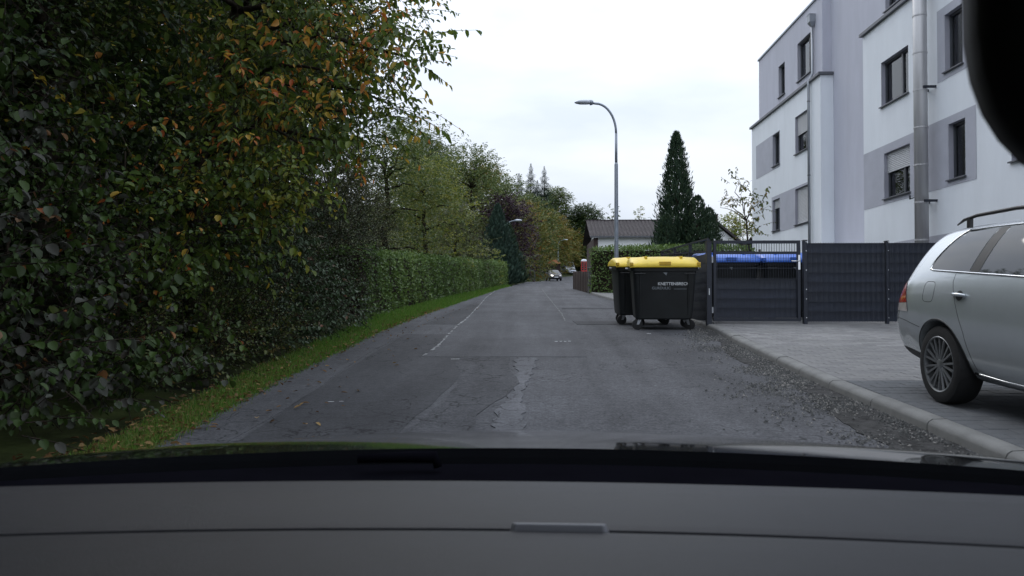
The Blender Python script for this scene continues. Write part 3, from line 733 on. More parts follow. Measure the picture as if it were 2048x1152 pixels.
plant('hornbeam_tree', 'tall dark green tree behind the autumn cherry, branches hanging at the top', 'tree', (-5.6, 14.0),
      [(-4.2, 13.0, 6.4, 1.3), (-3.6, 12.4, 7.0, 1.2), (-4.6, 13.5, 5.2, 1.2), (-5.0, 14.2, 7.8, 1.8), (-3.0, 12.6, 7.8, 1.2), (-4.2, 14.8, 6.3, 1.3), (-3.9, 15.6, 5.0, 1.1), (-2.2, 12.2, 7.9, .9), (-4.8, 16.0, 6.4, 1.5), (-3.3, 14.0, 6.4, .9), (-1.75, 12.4, 8.0, .6)],
      M['oak'], (0.085, 0.05), (.5, .9), 12, 80, droop=.25, trunk_r=.18, trunk_h=7.0, lean=(.4, -.2))
plant('hazel_thicket', 'dark hazel thicket filling the bank behind the front bushes', 'bush', (-6.4, 9.5),
      [(-5.6, 8.5, 2.2, 1.1), (-5.5, 10.2, 2.4, 1.1), (-5.6, 11.8, 2.6, 1.1), (-5.8, 7.0, 2.2, 1.1), (-6.2, 9.4, 3.6, 1.3), (-6.0, 11, 3.8, 1.2), (-5.9, 5.6, 2.2, 1.2), (-6.4, 7.4, 3.6, 1.3), (-5.2, 9.4, 1.3, .8), (-5.1, 11.0, 1.2, .8), (-5.3, 7.6, 1.2, .8)],
      M['oak'], (0.10, 0.07), (.45, .8), 10, 90, stems=5, trunk_r=.03)
# deeper wood on the slope: larger, simpler leaves
wood = [('tall_ash_tree', 'tall slender tree deep in the wood, directly behind the dark oak', (-8.6, 9.0), 11), ('tall_beech_tree', 'broad beech in the wood behind the thicket', (-8.4, 14.5), 12),
        ('tall_oak_tree', 'broad oak on the slope behind the twiggy olive bush', (-9.0, 20.5), 11), ('tall_lime_tree', 'lime tree at the outermost left edge of the wood', (-8.8, 4.0), 11), ('tall_maple_tree', 'maple on the slope above the clipped hedge start', (-9.6, 27), 10.5),
        ('tall_hornbeam', 'hornbeam in the second row of the wood behind the dark oak', (-13.0, 11.5), 13), ('tall_elm', 'elm in the second row of the wood behind the cherry tree', (-12.5, 18.0), 13), ('tall_alder', 'alder in the second row of the wood at the outer left', (-12.5, 6.0), 12)]
for k, (nm, lb, (bx, by), H) in enumerate(wood):
    z0 = g1(bx, by)
    cl = [(bx + random.uniform(-2.2, 2.2), by + random.uniform(-2.6, 2.6), z0 + h + random.uniform(-.4, .4), random.uniform(1.3, 1.9)) for h in np.linspace(1.0, H - 1.2, 24)]
    plant(nm, lb, 'tree', (bx, by), cl, M['oak'] if k % 2 else M['mid'], (0.24, 0.16), (.5, 1.0), 9, 60, 'diamond', trunk_r=.2, trunk_h=H * .75, twigs=False)

# unseen trees added beside and above the camera to shade the near bushes
for k, (nm, lb, (bx, by), H) in enumerate([('unseen_shade_oak', 'unseen oak added for shade beside the camera car, just outside the left frame edge', (-5.6, 2.2), 10), ('unseen_shade_beech', 'unseen beech added for shade behind the camera car', (-5.8, -3.0), 10.5)]):
    z0 = g1(bx, by)
    cl = [(bx + random.uniform(-.8, 2.6), by + random.uniform(-2.6, 2.6), z0 + h + random.uniform(-.3, .3), random.uniform(1.3, 1.8)) for h in np.linspace(3.6, H - 1.2, 13)] + [(bx + random.uniform(-1, .6), by + random.uniform(-2, 2), z0 + h, 1.3) for h in (1.0, 1.8, 2.6)]
    plant(nm, lb, 'tree', (bx, by), cl, M['oak'], (0.20, 0.13), (.5, 1.0), 9, 45, 'diamond', trunk_r=.22, trunk_h=H * .75, twigs=False)

# individual leaves that stand out: orange ones on the cherry's outer sprays
lm = []
for colr in (OR, (0.40, 0.22, 0.03), RD):
    V, F, k = leaf_verts(np.zeros((1, 3)), np.array([[1., 0, 0]]), np.array([[0, 0, 1.]]), np.array([0.105]), np.array([0.055]), 'oval', .2)
    me = mesh_np('leaf', V, F, np.full(2, 0.74 + 0.12 * len(lm))); me.materials.append(M['cherry']); lm.append(me)
dcam = np.linalg.norm(P, axis=1)
sel = np.argsort(P[:, 1] + 0.8 * np.abs(P[:, 2] - 4.0) + rng.uniform(0, 1.2, len(P)))[:90]
for i in sel:
    o = bpy.data.objects.new('leaf', random.choice(lm)); C.objects.link(o); o.parent = tr
    o.location = Vector(P[i]) - tr.location + Vector((rng.normal(0, .05), rng.normal(0, .05), -.03))
    d = Vector(D[i]); o.rotation_euler = (random.uniform(-.6, .6), math.asin(max(-1, min(1, -d.z))), math.atan2(d.y, d.x))

# --- clipped hedges: leaf shell over a dense twiggy core
def hedge(name, label, path, width, h0, h1, leaf, dens, tints, mat_=None, wob=.07):
    """path: front-face polyline (x,y) ; body lies to the left of travel when width>0"""
    path = [np.array(p, float) for p in path]
    t = thing(name, label, 'hedge', (path[0][0], path[0][1], g1(*path[0])))
    O = np.array(t.location)
    Ps = []; Ns = []; mb = MB(); rings = []
    for i, p in enumerate(path):
        d = path[min(i + 1, len(path) - 1)] - path[max(i - 1, 0)]; d = d / np.linalg.norm(d); nrm = np.array([-d[1], d[0]])
        h = h0 + (h1 - h0) * i / (len(path) - 1); c = .10; sg = 1 if width > 0 else -1
        a = p + nrm * c * sg; b_ = p + nrm * (width - c * sg)
        za, zb = float(gz(a[1])) - .1, float(gz(p[1])) + h - c
        rings.append([tuple(np.array([*a, za]) - O), tuple(np.array([*a, zb]) - O), tuple(np.array([*b_, zb]) - O), tuple(np.array([*b_, za]) - O)])
    mb.loft(rings); core = mb.build('twig_core', M['twig'], t)
    for i in range(len(path) - 1):
        p, q = path[i], path[i + 1]; L = np.linalg.norm(q - p); d = (q - p) / L; nrm = np.array([-d[1], d[0]]) * (1 if width > 0 else -1)
        w = abs(width); h = h0 + (h1 - h0) * (i + .5) / (len(path) - 1)
        faces = [('f', L * h), ('t', L * w), ('b', L * h * .3)]
        if i == 0: faces.append(('s', w * h))
        if i == len(path) - 2: faces.append(('e', w * h))
        for k, A in faces:
            n = int(A * dens); u = rng.random(n); v = rng.random(n)
            pos = np.zeros((n, 3)); nn = np.zeros((n, 3))
            if k in 'fb':
                xy = p + np.outer(u * L, d) + (nrm * w if k == 'b' else 0); pos[:, :2] = xy; pos[:, 2] = gz(xy[:, 1]) + v * h; nn[:, :2] = -nrm if k == 'f' else nrm
            elif k == 't':
                xy = p + np.outer(u * L, d) + np.outer(v * w, nrm); pos[:, :2] = xy; pos[:, 2] = gz(xy[:, 1]) + h; nn[:, 2] = 1
            else:
                e = p if k == 's' else q
                xy = e + np.outer(u * w, nrm); pos[:, :2] = xy; pos[:, 2] = gz(xy[:, 1]) + v * h; nn[:, :2] = -d if k == 's' else d
            ph = pos[:, 1] * 2.2 + pos[:, 0] * 1.7
            bulge = wob * (np.sin(ph) * np.cos(pos[:, 2] * 3.1 + ph * .4) + .6 * np.sin(ph * 2.7 + pos[:, 2] * 5))
            pos += nn * (bulge + rng.normal(0, .05, n))[:, None]
            Ps.append(pos - O); Ns.append(nn)
    P = np.concatenate(Ps); Nn = np.concatenate(Ns)
    D = unit(rng.normal(0, .7, P.shape) + Nn * .5 + np.array([0, 0, .35]))
    nr = unit(Nn + rng.normal(0, .6, P.shape) + np.array([0, 0, .4]))
    L = leaf[0] * rng.uniform(.6, 1.3, len(P))
    V, F, k = leaf_verts(P, D, nr, L, L * leaf[1] / leaf[0], 'oval', .2)
    pw = P + O
    tn = np.clip(rng.random(len(P)) * .75 + tints * np.sin(pw[:, 1] * .55 + 1) + .12, 0, 1)
    link('foliage', mesh_np('foliage', V, F, np.repeat(tn, 2)), mat_ or M['hedge'], t)
    return t
hp = [(-4.1, 18.6), (-4.05, 20.0), (-3.95, 22), (-3.75, 25), (-3.5, 28.5), (-3.2, 33), (-2.75, 38), (-2.2, 44), (-1.85, 47.5), (-1.5, 51.5)]
hedge('clipped_hedge', 'long clipped green hedge along the left grass verge', hp, 1.1, 1.62, 1.35, (0.085, 0.05), 330, .15)
hedge('clipped_hedge', 'square-cut dark hedge behind the street lamp and bins', [(2.45, 33.6), (3.9, 32.6), (6.0, 32.2), (9.0, 32.0)], 1.5, 1.98, 1.95, (0.10, 0.055), 260, .1)

# --- conifers
def conifer(name, label, base, H, Rr, n, leaf=(0.30, 0.10), top_pow=.8, mat_=None, z0=0.1, lobes=7, spruce=False):
    bx, by = base; bz = g1(bx, by) - .05
    t = thing(name, label, 'conifer', (bx, by, bz))
    MB().tube([(0, 0, 0), (0, 0, H * .5), (0.02, 0, H * .97)], [H * .02 + .03, H * .012 + .02, .01], 7).build('trunk', M['bark'], t, smooth=True)
    v = rng.random(n) ** (1.0 if spruce else 1.35); a = rng.uniform(0, 2 * math.pi, n)
    prof = Rr * (1 - v) ** top_pow
    if spruce:
        tier = np.sin(v * 2 * math.pi * 13) * .3 + .7; prof = prof * tier * (.75 + .25 * np.sin(a * 5 + v * 40)); rad = prof * rng.uniform(.2, 1, n)
    else:
        lump = 1 + .24 * np.sin(a * lobes + 9 * v) * np.sin(v * 23 + a * 2) + .09 * np.sin(a * 13 + v * 31)
        prof = prof * (0.93 + .0 * v) * lump * np.minimum(1, .72 + v * 3.0); rad = prof * rng.uniform(.62, 1.12, n)
    if not spruce:
        gap = np.sin(a * 6 + v * 17) * np.sin(v * 29 - a * 3) + .5 * np.sin(a * 11 - v * 41)
        keep = (gap > -.62) | (rng.random(n) < .25); v, a, rad = v[keep], a[keep], rad[keep]; n = len(v)
        rad = rad * np.where(rng.random(n) < .06, 1.18, 1.0)
    P = np.stack([rad * np.cos(a), rad * np.sin(a), z0 + v * (H - z0)], -1)
    o_ = np.stack([np.cos(a), np.sin(a), np.zeros(n)], -1)
    if spruce: D = o_ + np.array([0, 0, -.12]) + rng.normal(0, .25, (n, 3))
    else: D = o_ * .45 + np.array([0, 0, 1.0]) + rng.normal(0, .3, (n, 3))
    nr = o_ + rng.normal(0, .5, (n, 3)) + (np.array([0, 0, 1.5]) if spruce else 0)
    L = leaf[0] * rng.uniform(.5, 1.2, n) * (((1 - v) * .9 + .1) if spruce else (0.55 + .45 * (1 - v)))
    V, F, k = leaf_verts(P, D, nr, L, L * leaf[1] / leaf[0], 'diamond', .2)
    link('crown', mesh_np('crown', V, F, rng.random(n)), mat_ or M['thuja'], t)
    return t
conifer('thuja_tree', 'tall pointed dark green conifer in front of the brown-roofed house', (7.7, 42), 8.4, 1.36, 16000, (0.40, 0.10), .62)
conifer('thuja_tree', 'lower rounded conifer tucked against the tall pointed one', (8.6, 41), 4.9, 1.15, 9000, (0.30, 0.09), .5)
conifer('thuja_tree', 'shortest rounded conifer of the three, next to the white gable', (9.3, 41.5), 4.3, 1.0, 8000, (0.28, 0.09), .45)
conifer('thuja_tree', 'bushy conifer at the foot of the tall pointed one, by the hedge', (6.9, 40.5), 3.9, 0.95, 7000, (0.28, 0.09), .55)
conifer('dark_conifer', 'dark blue-green conifer by the far end of the clipped hedge', (-2.35, 50), 5.2, 1.5, 9000, (0.36, 0.13), .75, M['spruce'])
conifer('dark_conifer', 'slim dark conifer in front of the purple-leaved tree', (-1.75, 53.5), 4.1, 1.2, 6000, (0.36, 0.13), .7, M['thuja'])

# --- background trees
def bgtree(label, base, ztop, r, mat_, leaf=(0.26, 0.17), n=12, zc=None, dens=34, sp=1.0, bottom=.22, name='background_tree', cat='tree', group=None):
    bx, by = base; z0 = g1(bx, by); H = ztop - z0
    cl = []
    for k in range(n):
        f = bottom + (1 - bottom) * (k + .5) / n
        rr = r * math.sin(math.pi * min(.97, .18 + .74 * f)) ** .7
        a = k * 2.4 + random.uniform(-.5, .5)
        cr_ = r * random.uniform(.34, .5)
        q = max(0, rr - cr_ * .7) * random.uniform(.6, 1.1) * sp
        cl.append((bx + q * math.cos(a), by + q * math.sin(a), z0 + min(H * f, H - cr_ * .8), cr_))
    return plant(name, label, cat, base, cl, mat_, leaf, (.35 * r / 2, .7 * r / 2), 8, dens, 'diamond', trunk_r=max(.08, r * .06), trunk_h=H * .7, twigs=False, up=.3, group=group, shell=.3)
T = bgtree
T('loose light green tree rising over the near half of the clipped hedge', (-5.6, 29), 7.9, 2.3, M['mid'], (0.13, 0.08), 16, dens=105)
T('pale yellow-green tree behind the middle of the clipped hedge', (-4.9, 34.5), 7.6, 2.3, M['light'], (0.14, 0.08), 16, dens=105)
T('low olive tree leaning over the far half of the clipped hedge', (-4.1, 40), 6.3, 1.9, M['bare'], (0.14, 0.08), 14, dens=105)
T('small bright green bush at the far end of the clipped hedge', (-3.0, 45), 4.9, 1.15, M['light'], (0.13, 0.08), 10, dens=90, bottom=.1, name='bush', cat='bush')
T('tall rounded oak standing above the pale tree on the left skyline', (-7.6, 50), 12.8, 3.3, M['mid'], (0.2, 0.13), 18, dens=50)
T('crooked-topped oak on the skyline left of the fir tips', (-5.0, 62), 13.6, 3.4, M['mid'], (0.22, 0.14), 18, dens=46)
T('dark tree between the two skyline oaks', (-8.6, 66), 14.2, 3.3, M['oak'], (0.22, 0.14), 16, dens=46)
T('purple-leaved tree behind the dark conifer', (-2.2, 60), 9.4, 2.6, M['purple'], (0.2, 0.13), 16, dens=60)
T('green tree on the slope above the purple-leaved tree', (-3.0, 82), 14.5, 3.6, M['mid'], (0.25, 0.16), 16, dens=42)
T('autumn-tinged tree right of the purple-leaved tree', (-0.9, 78), 11.3, 3.0, M['brown'], (0.24, 0.15), 16, dens=50, bottom=.08)
T('bushy shrub under the autumn-tinged tree, near the oncoming car', (-1.2, 66), 5.6, 1.6, M['mid'], (0.2, 0.12), 11, dens=70, bottom=.08, name='roadside_shrub', cat='shrub')
T('dark evergreen shrub beside the wooden shed', (-0.6, 92), 6.9, 2.0, M['darkbush'], (0.2, 0.12), 12, dens=70, bottom=.08, name='roadside_shrub', cat='shrub')
T('broad autumn tree behind the wooden shed', (2.2, 132), 16.5, 4.6, M['brown'], (0.34, 0.2), 18, dens=40, bottom=.1)
T('yellow-brown tree behind the far small lamp', (4.8, 146), 15.2, 4.6, M['brown'], (0.34, 0.2), 18, dens=40, bottom=.06)
T('dark round-topped tree right of the fir tips on the skyline', (4.6, 160), 24.6, 5.0, M['mid'], (0.36, 0.22), 18, dens=40)
T('last dark tree of the wooded skyline, next to the brown roof', (9.8, 155), 20.4, 5.2, M['oak'], (0.36, 0.22), 20, dens=44, bottom=.06)
T('green tree on the slope below the fir tips', (-1.0, 118), 17.3, 4.6, M['mid'], (0.34, 0.2), 18, dens=40)
T('leafy tree on the slope left of the fir tips', (-7.5, 108), 20.5, 5.0, M['brown'], (0.34, 0.2), 18, dens=40)
T('dark tree high on the slope behind the oaks', (-13, 92), 20.5, 5.0, M['oak'], (0.32, 0.2), 18, dens=36)
T('green tree low on the far road bend', (11.5, 150), 13.5, 4.0, M['mid'], (0.34, 0.2), 16, dens=46, bottom=.04)
for (x, y, zt, lb) in ((-0.6, 150, 28.3, 'tallest fir tip on the wooded skyline'), (2.0, 150, 27.8, 'second fir tip, right of the tallest'), (-2.9, 150, 26.4, 'low fir tip left of the tallest fir'), (0.7, 156, 26.0, 'small fir between the two tallest fir tips')):
    conifer('fir_tree', lb, (x, y), zt - g1(x, y), 6.5, 12000, (1.3, 0.25), .9, M['spruce'], spruce=True)
# right side, behind the house
T('yellowing tree behind the white gable', (17.0, 66), 8.6, 2.4, M['yellowgreen'], (0.2, 0.13), 13, dens=46)
T('thin tree top showing above the brown roof ridge behind the lamp pole', (7.4, 72), 10.3, .8, M['mid'], (0.22, 0.1), 10, dens=60, bottom=.5)
T('small tuft of tree above the brown roof, left of the tall conifer', (10.3, 75), 10.4, .9, M['light'], (0.22, 0.1), 8, dens=40, bottom=.6)
# sparse young tree in the yard
yt = plant('young_fruit_tree', 'sparse young tree with drooping leaves in front of the apartment building', 'tree', (6.2, 22.6),
      [(5.95, 22.4, 4.35, .28), (5.5, 22.5, 4.15, .26), (6.3, 22.4, 4.0, .3), (5.75, 22.5, 4.75, .16), (6.45, 22.6, 3.5, .3), (6.1, 22.5, 3.7, .3), (6.2, 22.5, 3.2, .3), (5.35, 22.4, 4.0, .16), (6.55, 22.5, 4.2, .2)],
      M['fruit'], (0.12, 0.06), (.3, .5), 6, 105, trunk_r=.045, trunk_h=2.6, lean=(-.05, 0), ldroop=1.3, droop=.3)[0]
MB().tube([(0.25, -.2, 0), (0.27, -.2, 1.75)], .035, 8).build('support_stake', M['wood'], yt)

# --- grass verge
n = 90000
yy = 4.6 + 42 * rng.random(n) ** 1.7
u = rng.random(n)
wid = np.interp(yy, [4, 8, 14, 20, 30, 46], [.26, .42, .66, 1.0, 1.0, .7])
xx = XL(yy) + .10 - u * (wid + .12) + rng.normal(0, .05, n)
edge = np.clip(u * 4, .25, 1)
h = rng.uniform(.03, .12, n) * edge * np.interp(yy, [4, 12, 20], [.8, 1.0, 1.25])
P = np.stack([xx, yy, np.maximum(G(xx, yy), gz(yy) - .02)], -1)
D = unit(np.stack([rng.normal(0, .45, n) + .12, rng.normal(0, .45, n), np.ones(n)], -1))
V, F, k = leaf_verts(P, D, rdir(n), h, np.interp(yy, [4, 15, 45], [.007, .012, .025]), 'diamond', .1)
dry = (rng.random(n) < np.interp(yy, [5, 9, 13], [.45, .3, .06]))
o = link('grass', mesh_np('grass', V, F, np.where(dry, rng.uniform(.9, 1, n), rng.random(n) * .9)), M['grass']); tag(o, 'bright green grass verge between road and hedge', None, kind='stuff')
# fallen leaves along the road edge
n = 3000
yy = 4.6 + 18 * rng.random(n) ** 1.4; xx = XL(yy) - .1 + rng.normal(0, .14, n) - rng.random(n) * .25
far_ = rng.random(n) < .04; xx = np.where(far_, XL(yy) + rng.uniform(0, 1.2, n), xx)
P = np.stack([xx, yy, np.maximum(G(xx, yy), gz(yy)) + rng.uniform(.012, .04, n)], -1)
D = unit(rng.normal(size=(n, 3)) * np.array([1, 1, .2])); L = rng.uniform(.03, .075, n)
V, F, k = leaf_verts(P, D, np.array([0, 0, 1.]) + rng.normal(0, .3, (n, 3)), L, L * .55, 'oval', .2)
o = link('fallen_leaves', mesh_np('fallen_leaves', V, F, np.repeat(rng.random(n), 2)), M['litter']); tag(o, 'brown fallen leaves scattered along the left road edge', None, kind='stuff')
# ------------------------------------------------------------------ apartment building
bld = thing('apartment_building', 'white and lavender rendered apartment building with flat roof behind the dark fence', 'building', (10.2, 24.2, 1.1))
BO = Vector(bld.location)
class LB(MB):
    """collects in world coordinates, stored relative to a parent's location"""
    def __init__(s, O): super().__init__(); s.O = Vector(O)
    def add(s, vs, fs): return super().add([tuple(Vector(v) - s.O) for v in vs], fs)
def facade(x, y0, y1, z0, z1, openings, depth=.17):
    """wall facing -X at plane x with openings (ya,yb,za,zb)"""
    mb = LB(BO); rv = LB(BO)
    Y_ = sorted({y0, y1, *[o[0] for o in openings], *[o[1] for o in openings]}); Z_ = sorted({z0, z1, *[o[2] for o in openings], *[o[3] for o in openings]})
    Y_ = [v for v in Y_ if y0 <= v <= y1]; Z_ = [v for v in Z_ if z0 <= v <= z1]
    for a, b_ in zip(Y_[:-1], Y_[1:]):
        for c, d in zip(Z_[:-1], Z_[1:]):
            ym, zm = (a + b_) / 2, (c + d) / 2
            if any(o[0] < ym < o[1] and o[2] < zm < o[3] for o in openings): continue
            mb.add([(x, a, c), (x, b_, c), (x, b_, d), (x, a, d)], [(3, 2, 1, 0)])
    return mb, rv
slat_cache = {}
def window(x, ya, yb, za, zb, depth=.17, shutter=0.0, mull=True, curtain=False):
    w = bpy.data.objects.new('window', None); C.objects.link(w); w.parent = bld; w.location = Vector((x + depth, ya, za)) - BO
    W, H = yb - ya, zb - za; fr_ = MB(); t = .06
    fr_.box(-.05, 0.03, 0, t, 0, H).box(-.05, 0.03, W - t, W, 0, H).box(-.049, 0.029, t, W - t, 0, t).box(-.049, 0.029, t, W - t, H - t, H)
    if mull: fr_.box(-.052, 0.028, W * .36 - .045, W * .36 + .045, t, H - t)
    fr_.build('frame', M['frame'], w)
    cols = [(t, W * .36 - .045), (W * .36 + .045, W - t)] if mull else [(t, W - t)]
    for a, b_ in cols:
        MB().box(-.012, -.004, a, b_, t, H - t).build('pane', M['pane'], w)
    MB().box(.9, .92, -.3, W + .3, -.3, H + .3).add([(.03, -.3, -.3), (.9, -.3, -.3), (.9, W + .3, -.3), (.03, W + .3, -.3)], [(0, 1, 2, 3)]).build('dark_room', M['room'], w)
    if curtain:
        vs = []; fs = []; n = 30; c0, c1 = (W * .4, W * .66)
        for i in range(n + 1):
            y = c0 + (c1 - c0) * i / n; xx = .10 + .03 * math.sin(i * 1.4)
            vs += [(xx, y, .05), (xx, y, H - .05)]
        for i in range(n): fs.append((2*i, 2*i+1, 2*i+3, 2*i+2))
        MB().add(vs, fs).build('curtain', M['curtain'], w, smooth=True)
    rv = MB(); d_ = -depth
    rv.add([(d_, 0, 0), (0, 0, 0), (0, 0, H), (d_, 0, H), (d_, W, 0), (0, W, 0), (0, W, H), (d_, W, H)], [(0, 1, 2, 3), (7, 6, 5, 4), (4, 5, 1, 0), (3, 2, 6, 7)]).build('reveal', M['reveal'], w)
    # sill
    MB().box(-depth - .07, -.045, -.04, W + .04, -.035, -.003).build('sill', M['sill'], w, bevel=.004)
    if shutter > 0:
        sh = .052; n = int(H * shutter / sh)
        key = round(W, 3)
        if key not in slat_cache:
            pr = [(-.075, 0), (-.084, .012), (-.087, .024), (-.084, .038), (-.076, .047), (-.068, .047), (-.068, 0)]
            slat_cache[key] = MB().loft([[(a, y, b_) for a, b_ in pr] for y in (.012, W - .012)]).mesh('slat')
            slat_cache[key].materials.append(M['shutter'])
        for k in range(n):
            o = link('slat', slat_cache[key], None, w); o.location = (0, 0, H - .005 - (k + 1) * sh)
    return w
XA, XB, XR_ = 10.1, 10.2, 10.55
ZB = 0.6
# far block, lower three storeys in white, set-back top storey in lavender
opA = [(32.07, 32.98, 7.0, 8.33), (28.75, 30.15, 6.98, 8.42), (32.07, 33.03, 4.28, 5.58), (28.75, 30.2, 4.26, 5.64), (32.0, 33.0, 1.6, 2.9)]
w_, r_ = facade(XA, 27.5, 36.1, ZB, 9.3, opA)
w_.add([(XA, 36.1, ZB), (XA + 9, 36.1, ZB), (XA + 9, 36.1, 9.3), (XA, 36.1, 9.3)], [(0, 1, 2, 3)])
w_.add([(XA, 27.5, ZB), (XR_, 27.5, ZB), (XR_, 27.5, 9.3), (XA, 27.5, 9.3)], [(0, 1, 2, 3)])
w_.build('wall', M['white_wall'], bld)
for o in opA: window(XA, *o, shutter={0: 0, 1: .52, 2: .3, 3: 1.0, 4: 1.0}[opA.index(o)], mull=o[1] - o[0] > 1.2)
opT = [(31.78, 32.58, 9.82, 11.12), (28.72, 30.25, 9.82, 11.3)]
XT = XA + .14
w_, r_ = facade(XT, 27.66, 35.4, 9.42, 12.25, opT)
w_.add([(XT, 27.66, 9.42), (XR_ + .004, 27.66, 9.42), (XR_ + .004, 27.66, 12.25), (XT, 27.66, 12.25)], [(0, 1, 2, 3)])
w_.add([(XT, 35.4, 9.42), (XT + 9, 35.4, 9.42), (XT + 9, 35.4, 12.25), (XT, 35.4, 12.25)], [(0, 1, 2, 3)])
w_.build('wall', M['lav_wall'], bld)
window(XT, *opT[0], mull=False); window(XT, *opT[1], mull=True, curtain=True)
LB(BO).box(XA - .09, XR_ - .006, 27.42, 36.2, 9.305, 9.40).build('cornice', M['sill'], bld, bevel=.006)
LB(BO).box(XT - .05, XT + 9, 27.6, 35.46, 12.255, 12.33).build('parapet_cap', M['zinc'], bld, bevel=.006)
# recessed joint wall
LB(BO).add([(XR_, 24.0, ZB), (XR_, 27.7, ZB), (XR_, 27.7, 13.2), (XR_, 24.0, 13.2)], [(3, 2, 1, 0)]).build('wall', M['lav_wall'], bld)
LB(BO).box(XR_ - .04, XR_ + 4, 23.9, 27.68, 13.205, 13.28).build('parapet_cap', M['zinc'], bld)
# near block
opB = [(21.3, 22.95, 7.0, 8.3), (21.25, 22.8, 4.28, 5.6), (18.62, 19.42, 6.98, 8.4), (18.55, 19.3, 4.28, 5.65), (15.2, 16.8, 4.28, 5.6), (15.2, 16.8, 7.0, 8.3)]
w_, r_ = facade(XB, 6.0, 24.2, ZB, 9.5, opB)
w_.add([(XB, 24.2, ZB), (XR_ + .3, 24.2, ZB), (XR_ + .3, 24.2, 9.5), (XB, 24.2, 9.5)], [(3, 2, 1, 0)])
w_.add([(XB, 6.0, ZB), (XB + 9, 6.0, ZB), (XB + 9, 6.0, 9.5), (XB, 6.0, 9.5)], [(0, 1, 2, 3)])
w_.build('wall', M['white_wall'], bld)
for k, o in enumerate(opB): window(XB, *o, shutter={1: .45}.get(k, 0), mull=o[1] - o[0] > 1.2, curtain=(k == 0))
opC = [(21.3, 22.95, 9.82, 11.3), (18.62, 19.42, 9.82, 11.3)]
XC = XB + .14
w_, r_ = facade(XC, 6.0, 24.0, 9.62, 12.4, opC)
w_.add([(XC, 24.0, 9.62), (XR_ + .3, 24.0, 9.62), (XR_ + .3, 24.0, 12.4), (XC, 24.0, 12.4)], [(3, 2, 1, 0)])
w_.build('wall', M['lav_wall'], bld)
for o in opC: window(XC, *o, mull=o[1] - o[0] > 1.2)
LB(BO).box(XB - .09, XR_ - .006, 5.9, 24.28, 9.505, 9.60).build('cornice', M['sill'], bld, bevel=.006)
LB(BO).box(XC - .05, XC + 9, 5.9, 24.06, 12.405, 12.48).build('parapet_cap', M['zinc'], bld, bevel=.006)
LB(BO).box(XA + .6, XA + 9, 6.1, 35.3, 12.1, 12.2).build('flat_roof', M['zinc'], bld)
# painted grey fields round the windows
def field(x, y0, y1, z0, z1, holes):
    mb, rv = facade(x - .006, y0, y1, z0, z1, holes, .004)
    mb.build('painted_field', M['grey_wall'], bld)
field(XA, 31.99, 35.42, 6.86, 8.36, [opA[0]])
field(XA, 28.55, 33.14, 4.17, 5.72, [opA[2], opA[3]])
field(XB, 18.1, 24.19, 4.12, 5.84, [opB[1], opB[3]])
field(XB, 18.2, 19.78, 6.8, 8.62, [opB[2]])
field(XB, 12.0, 22.2, ZB, 2.97, [])
# downpipe with hopper at the far block
dp = LB(BO); yp = 28.43
dp.tube([(XA - .09, yp, ZB), (XA - .09, yp, 9.15), (XA - .09, yp, 9.3), (XT - .08, yp, 9.62), (XT - .08, yp, 11.35)], .048, 10)
dpo = dp.build('downpipe', M['zinc'], bld, smooth=True)
hp_ = LB(BO); hp_.loft([[(XT - .08 + sx * a, yp + sy * a, z) for sx, sy in ((-1, -1), (1, -1), (1, 1), (-1, 1))] for a, z in ((.05, 11.35), (.13, 11.5), (.14, 11.75), (.15, 11.78))])
hp_.build('rain_hopper', M['zinc'], dpo)
for z in (3.2, 5.9, 8.6): LB(BO).tube([(XA - .09, yp, z - .02), (XA - .09, yp, z + .02)], .056, 10).build('pipe_clamp', M['sill'], dpo)
# stainless flue on the near block
fx, fy = XB - .30, 20.05
fl = LB(BO).tube([(fx, fy, 1.0), (fx, fy, 13.2)], .165, 20).build('flue_pipe', M['steel'], bld, smooth=True)
for z in np.arange(1.9, 13, .96):
    LB(BO).tube([(fx, fy, z - .022), (fx, fy, z - .018), (fx, fy, z + .018), (fx, fy, z + .022)], [.166, .173, .173, .166], 20).build('flue_ring', M['steel'], fl, smooth=False)
for z in (3.85, 6.75, 9.3): LB(BO).box(fx - .02, XB - .001, fy - .21, fy - .17, z - .03, z + .03).box(fx - .02, XB - .0012, fy + .17, fy + .21, z - .03, z + .03).build('flue_bracket', M['anth'], fl)
LB(BO).bar((XB - .02, 20.95, 4.08), (XB - .28, 20.7, 4.0), .025).bar((XB - .28, 20.7, 4.0), (XB - .28, 20.7, 4.1), .03).build('wall_lamp_arm', M['anth'], bld)
LB(BO).tube([(XR_ - .03, 24.6, 4.2), (XR_ - .03, 24.6, 6.0)], .015, 6).build('conduit', M['sill'], bld)
LB(BO).tube([(XR_ - .03, 24.6, 6.9), (XR_ - .03, 24.6, 8.4)], .015, 6).build('conduit', M['sill'], bld)
# entrance canopy between the blocks
LB(BO).add([(8.2, 24.6, 2.72), (XR_ - .01, 24.6, 3.0), (XR_ - .01, 27.3, 3.0), (8.2, 27.3, 2.72), (8.2, 24.6, 2.80), (XR_ - .01, 24.6, 3.08), (XR_ - .01, 27.3, 3.08), (8.2, 27.3, 2.80)], [(3,2,1,0),(4,5,6,7),(0,1,5,4),(1,2,6,5),(2,3,7,6),(3,0,4,7)]).build('entrance_canopy', M['shutter'], bld)

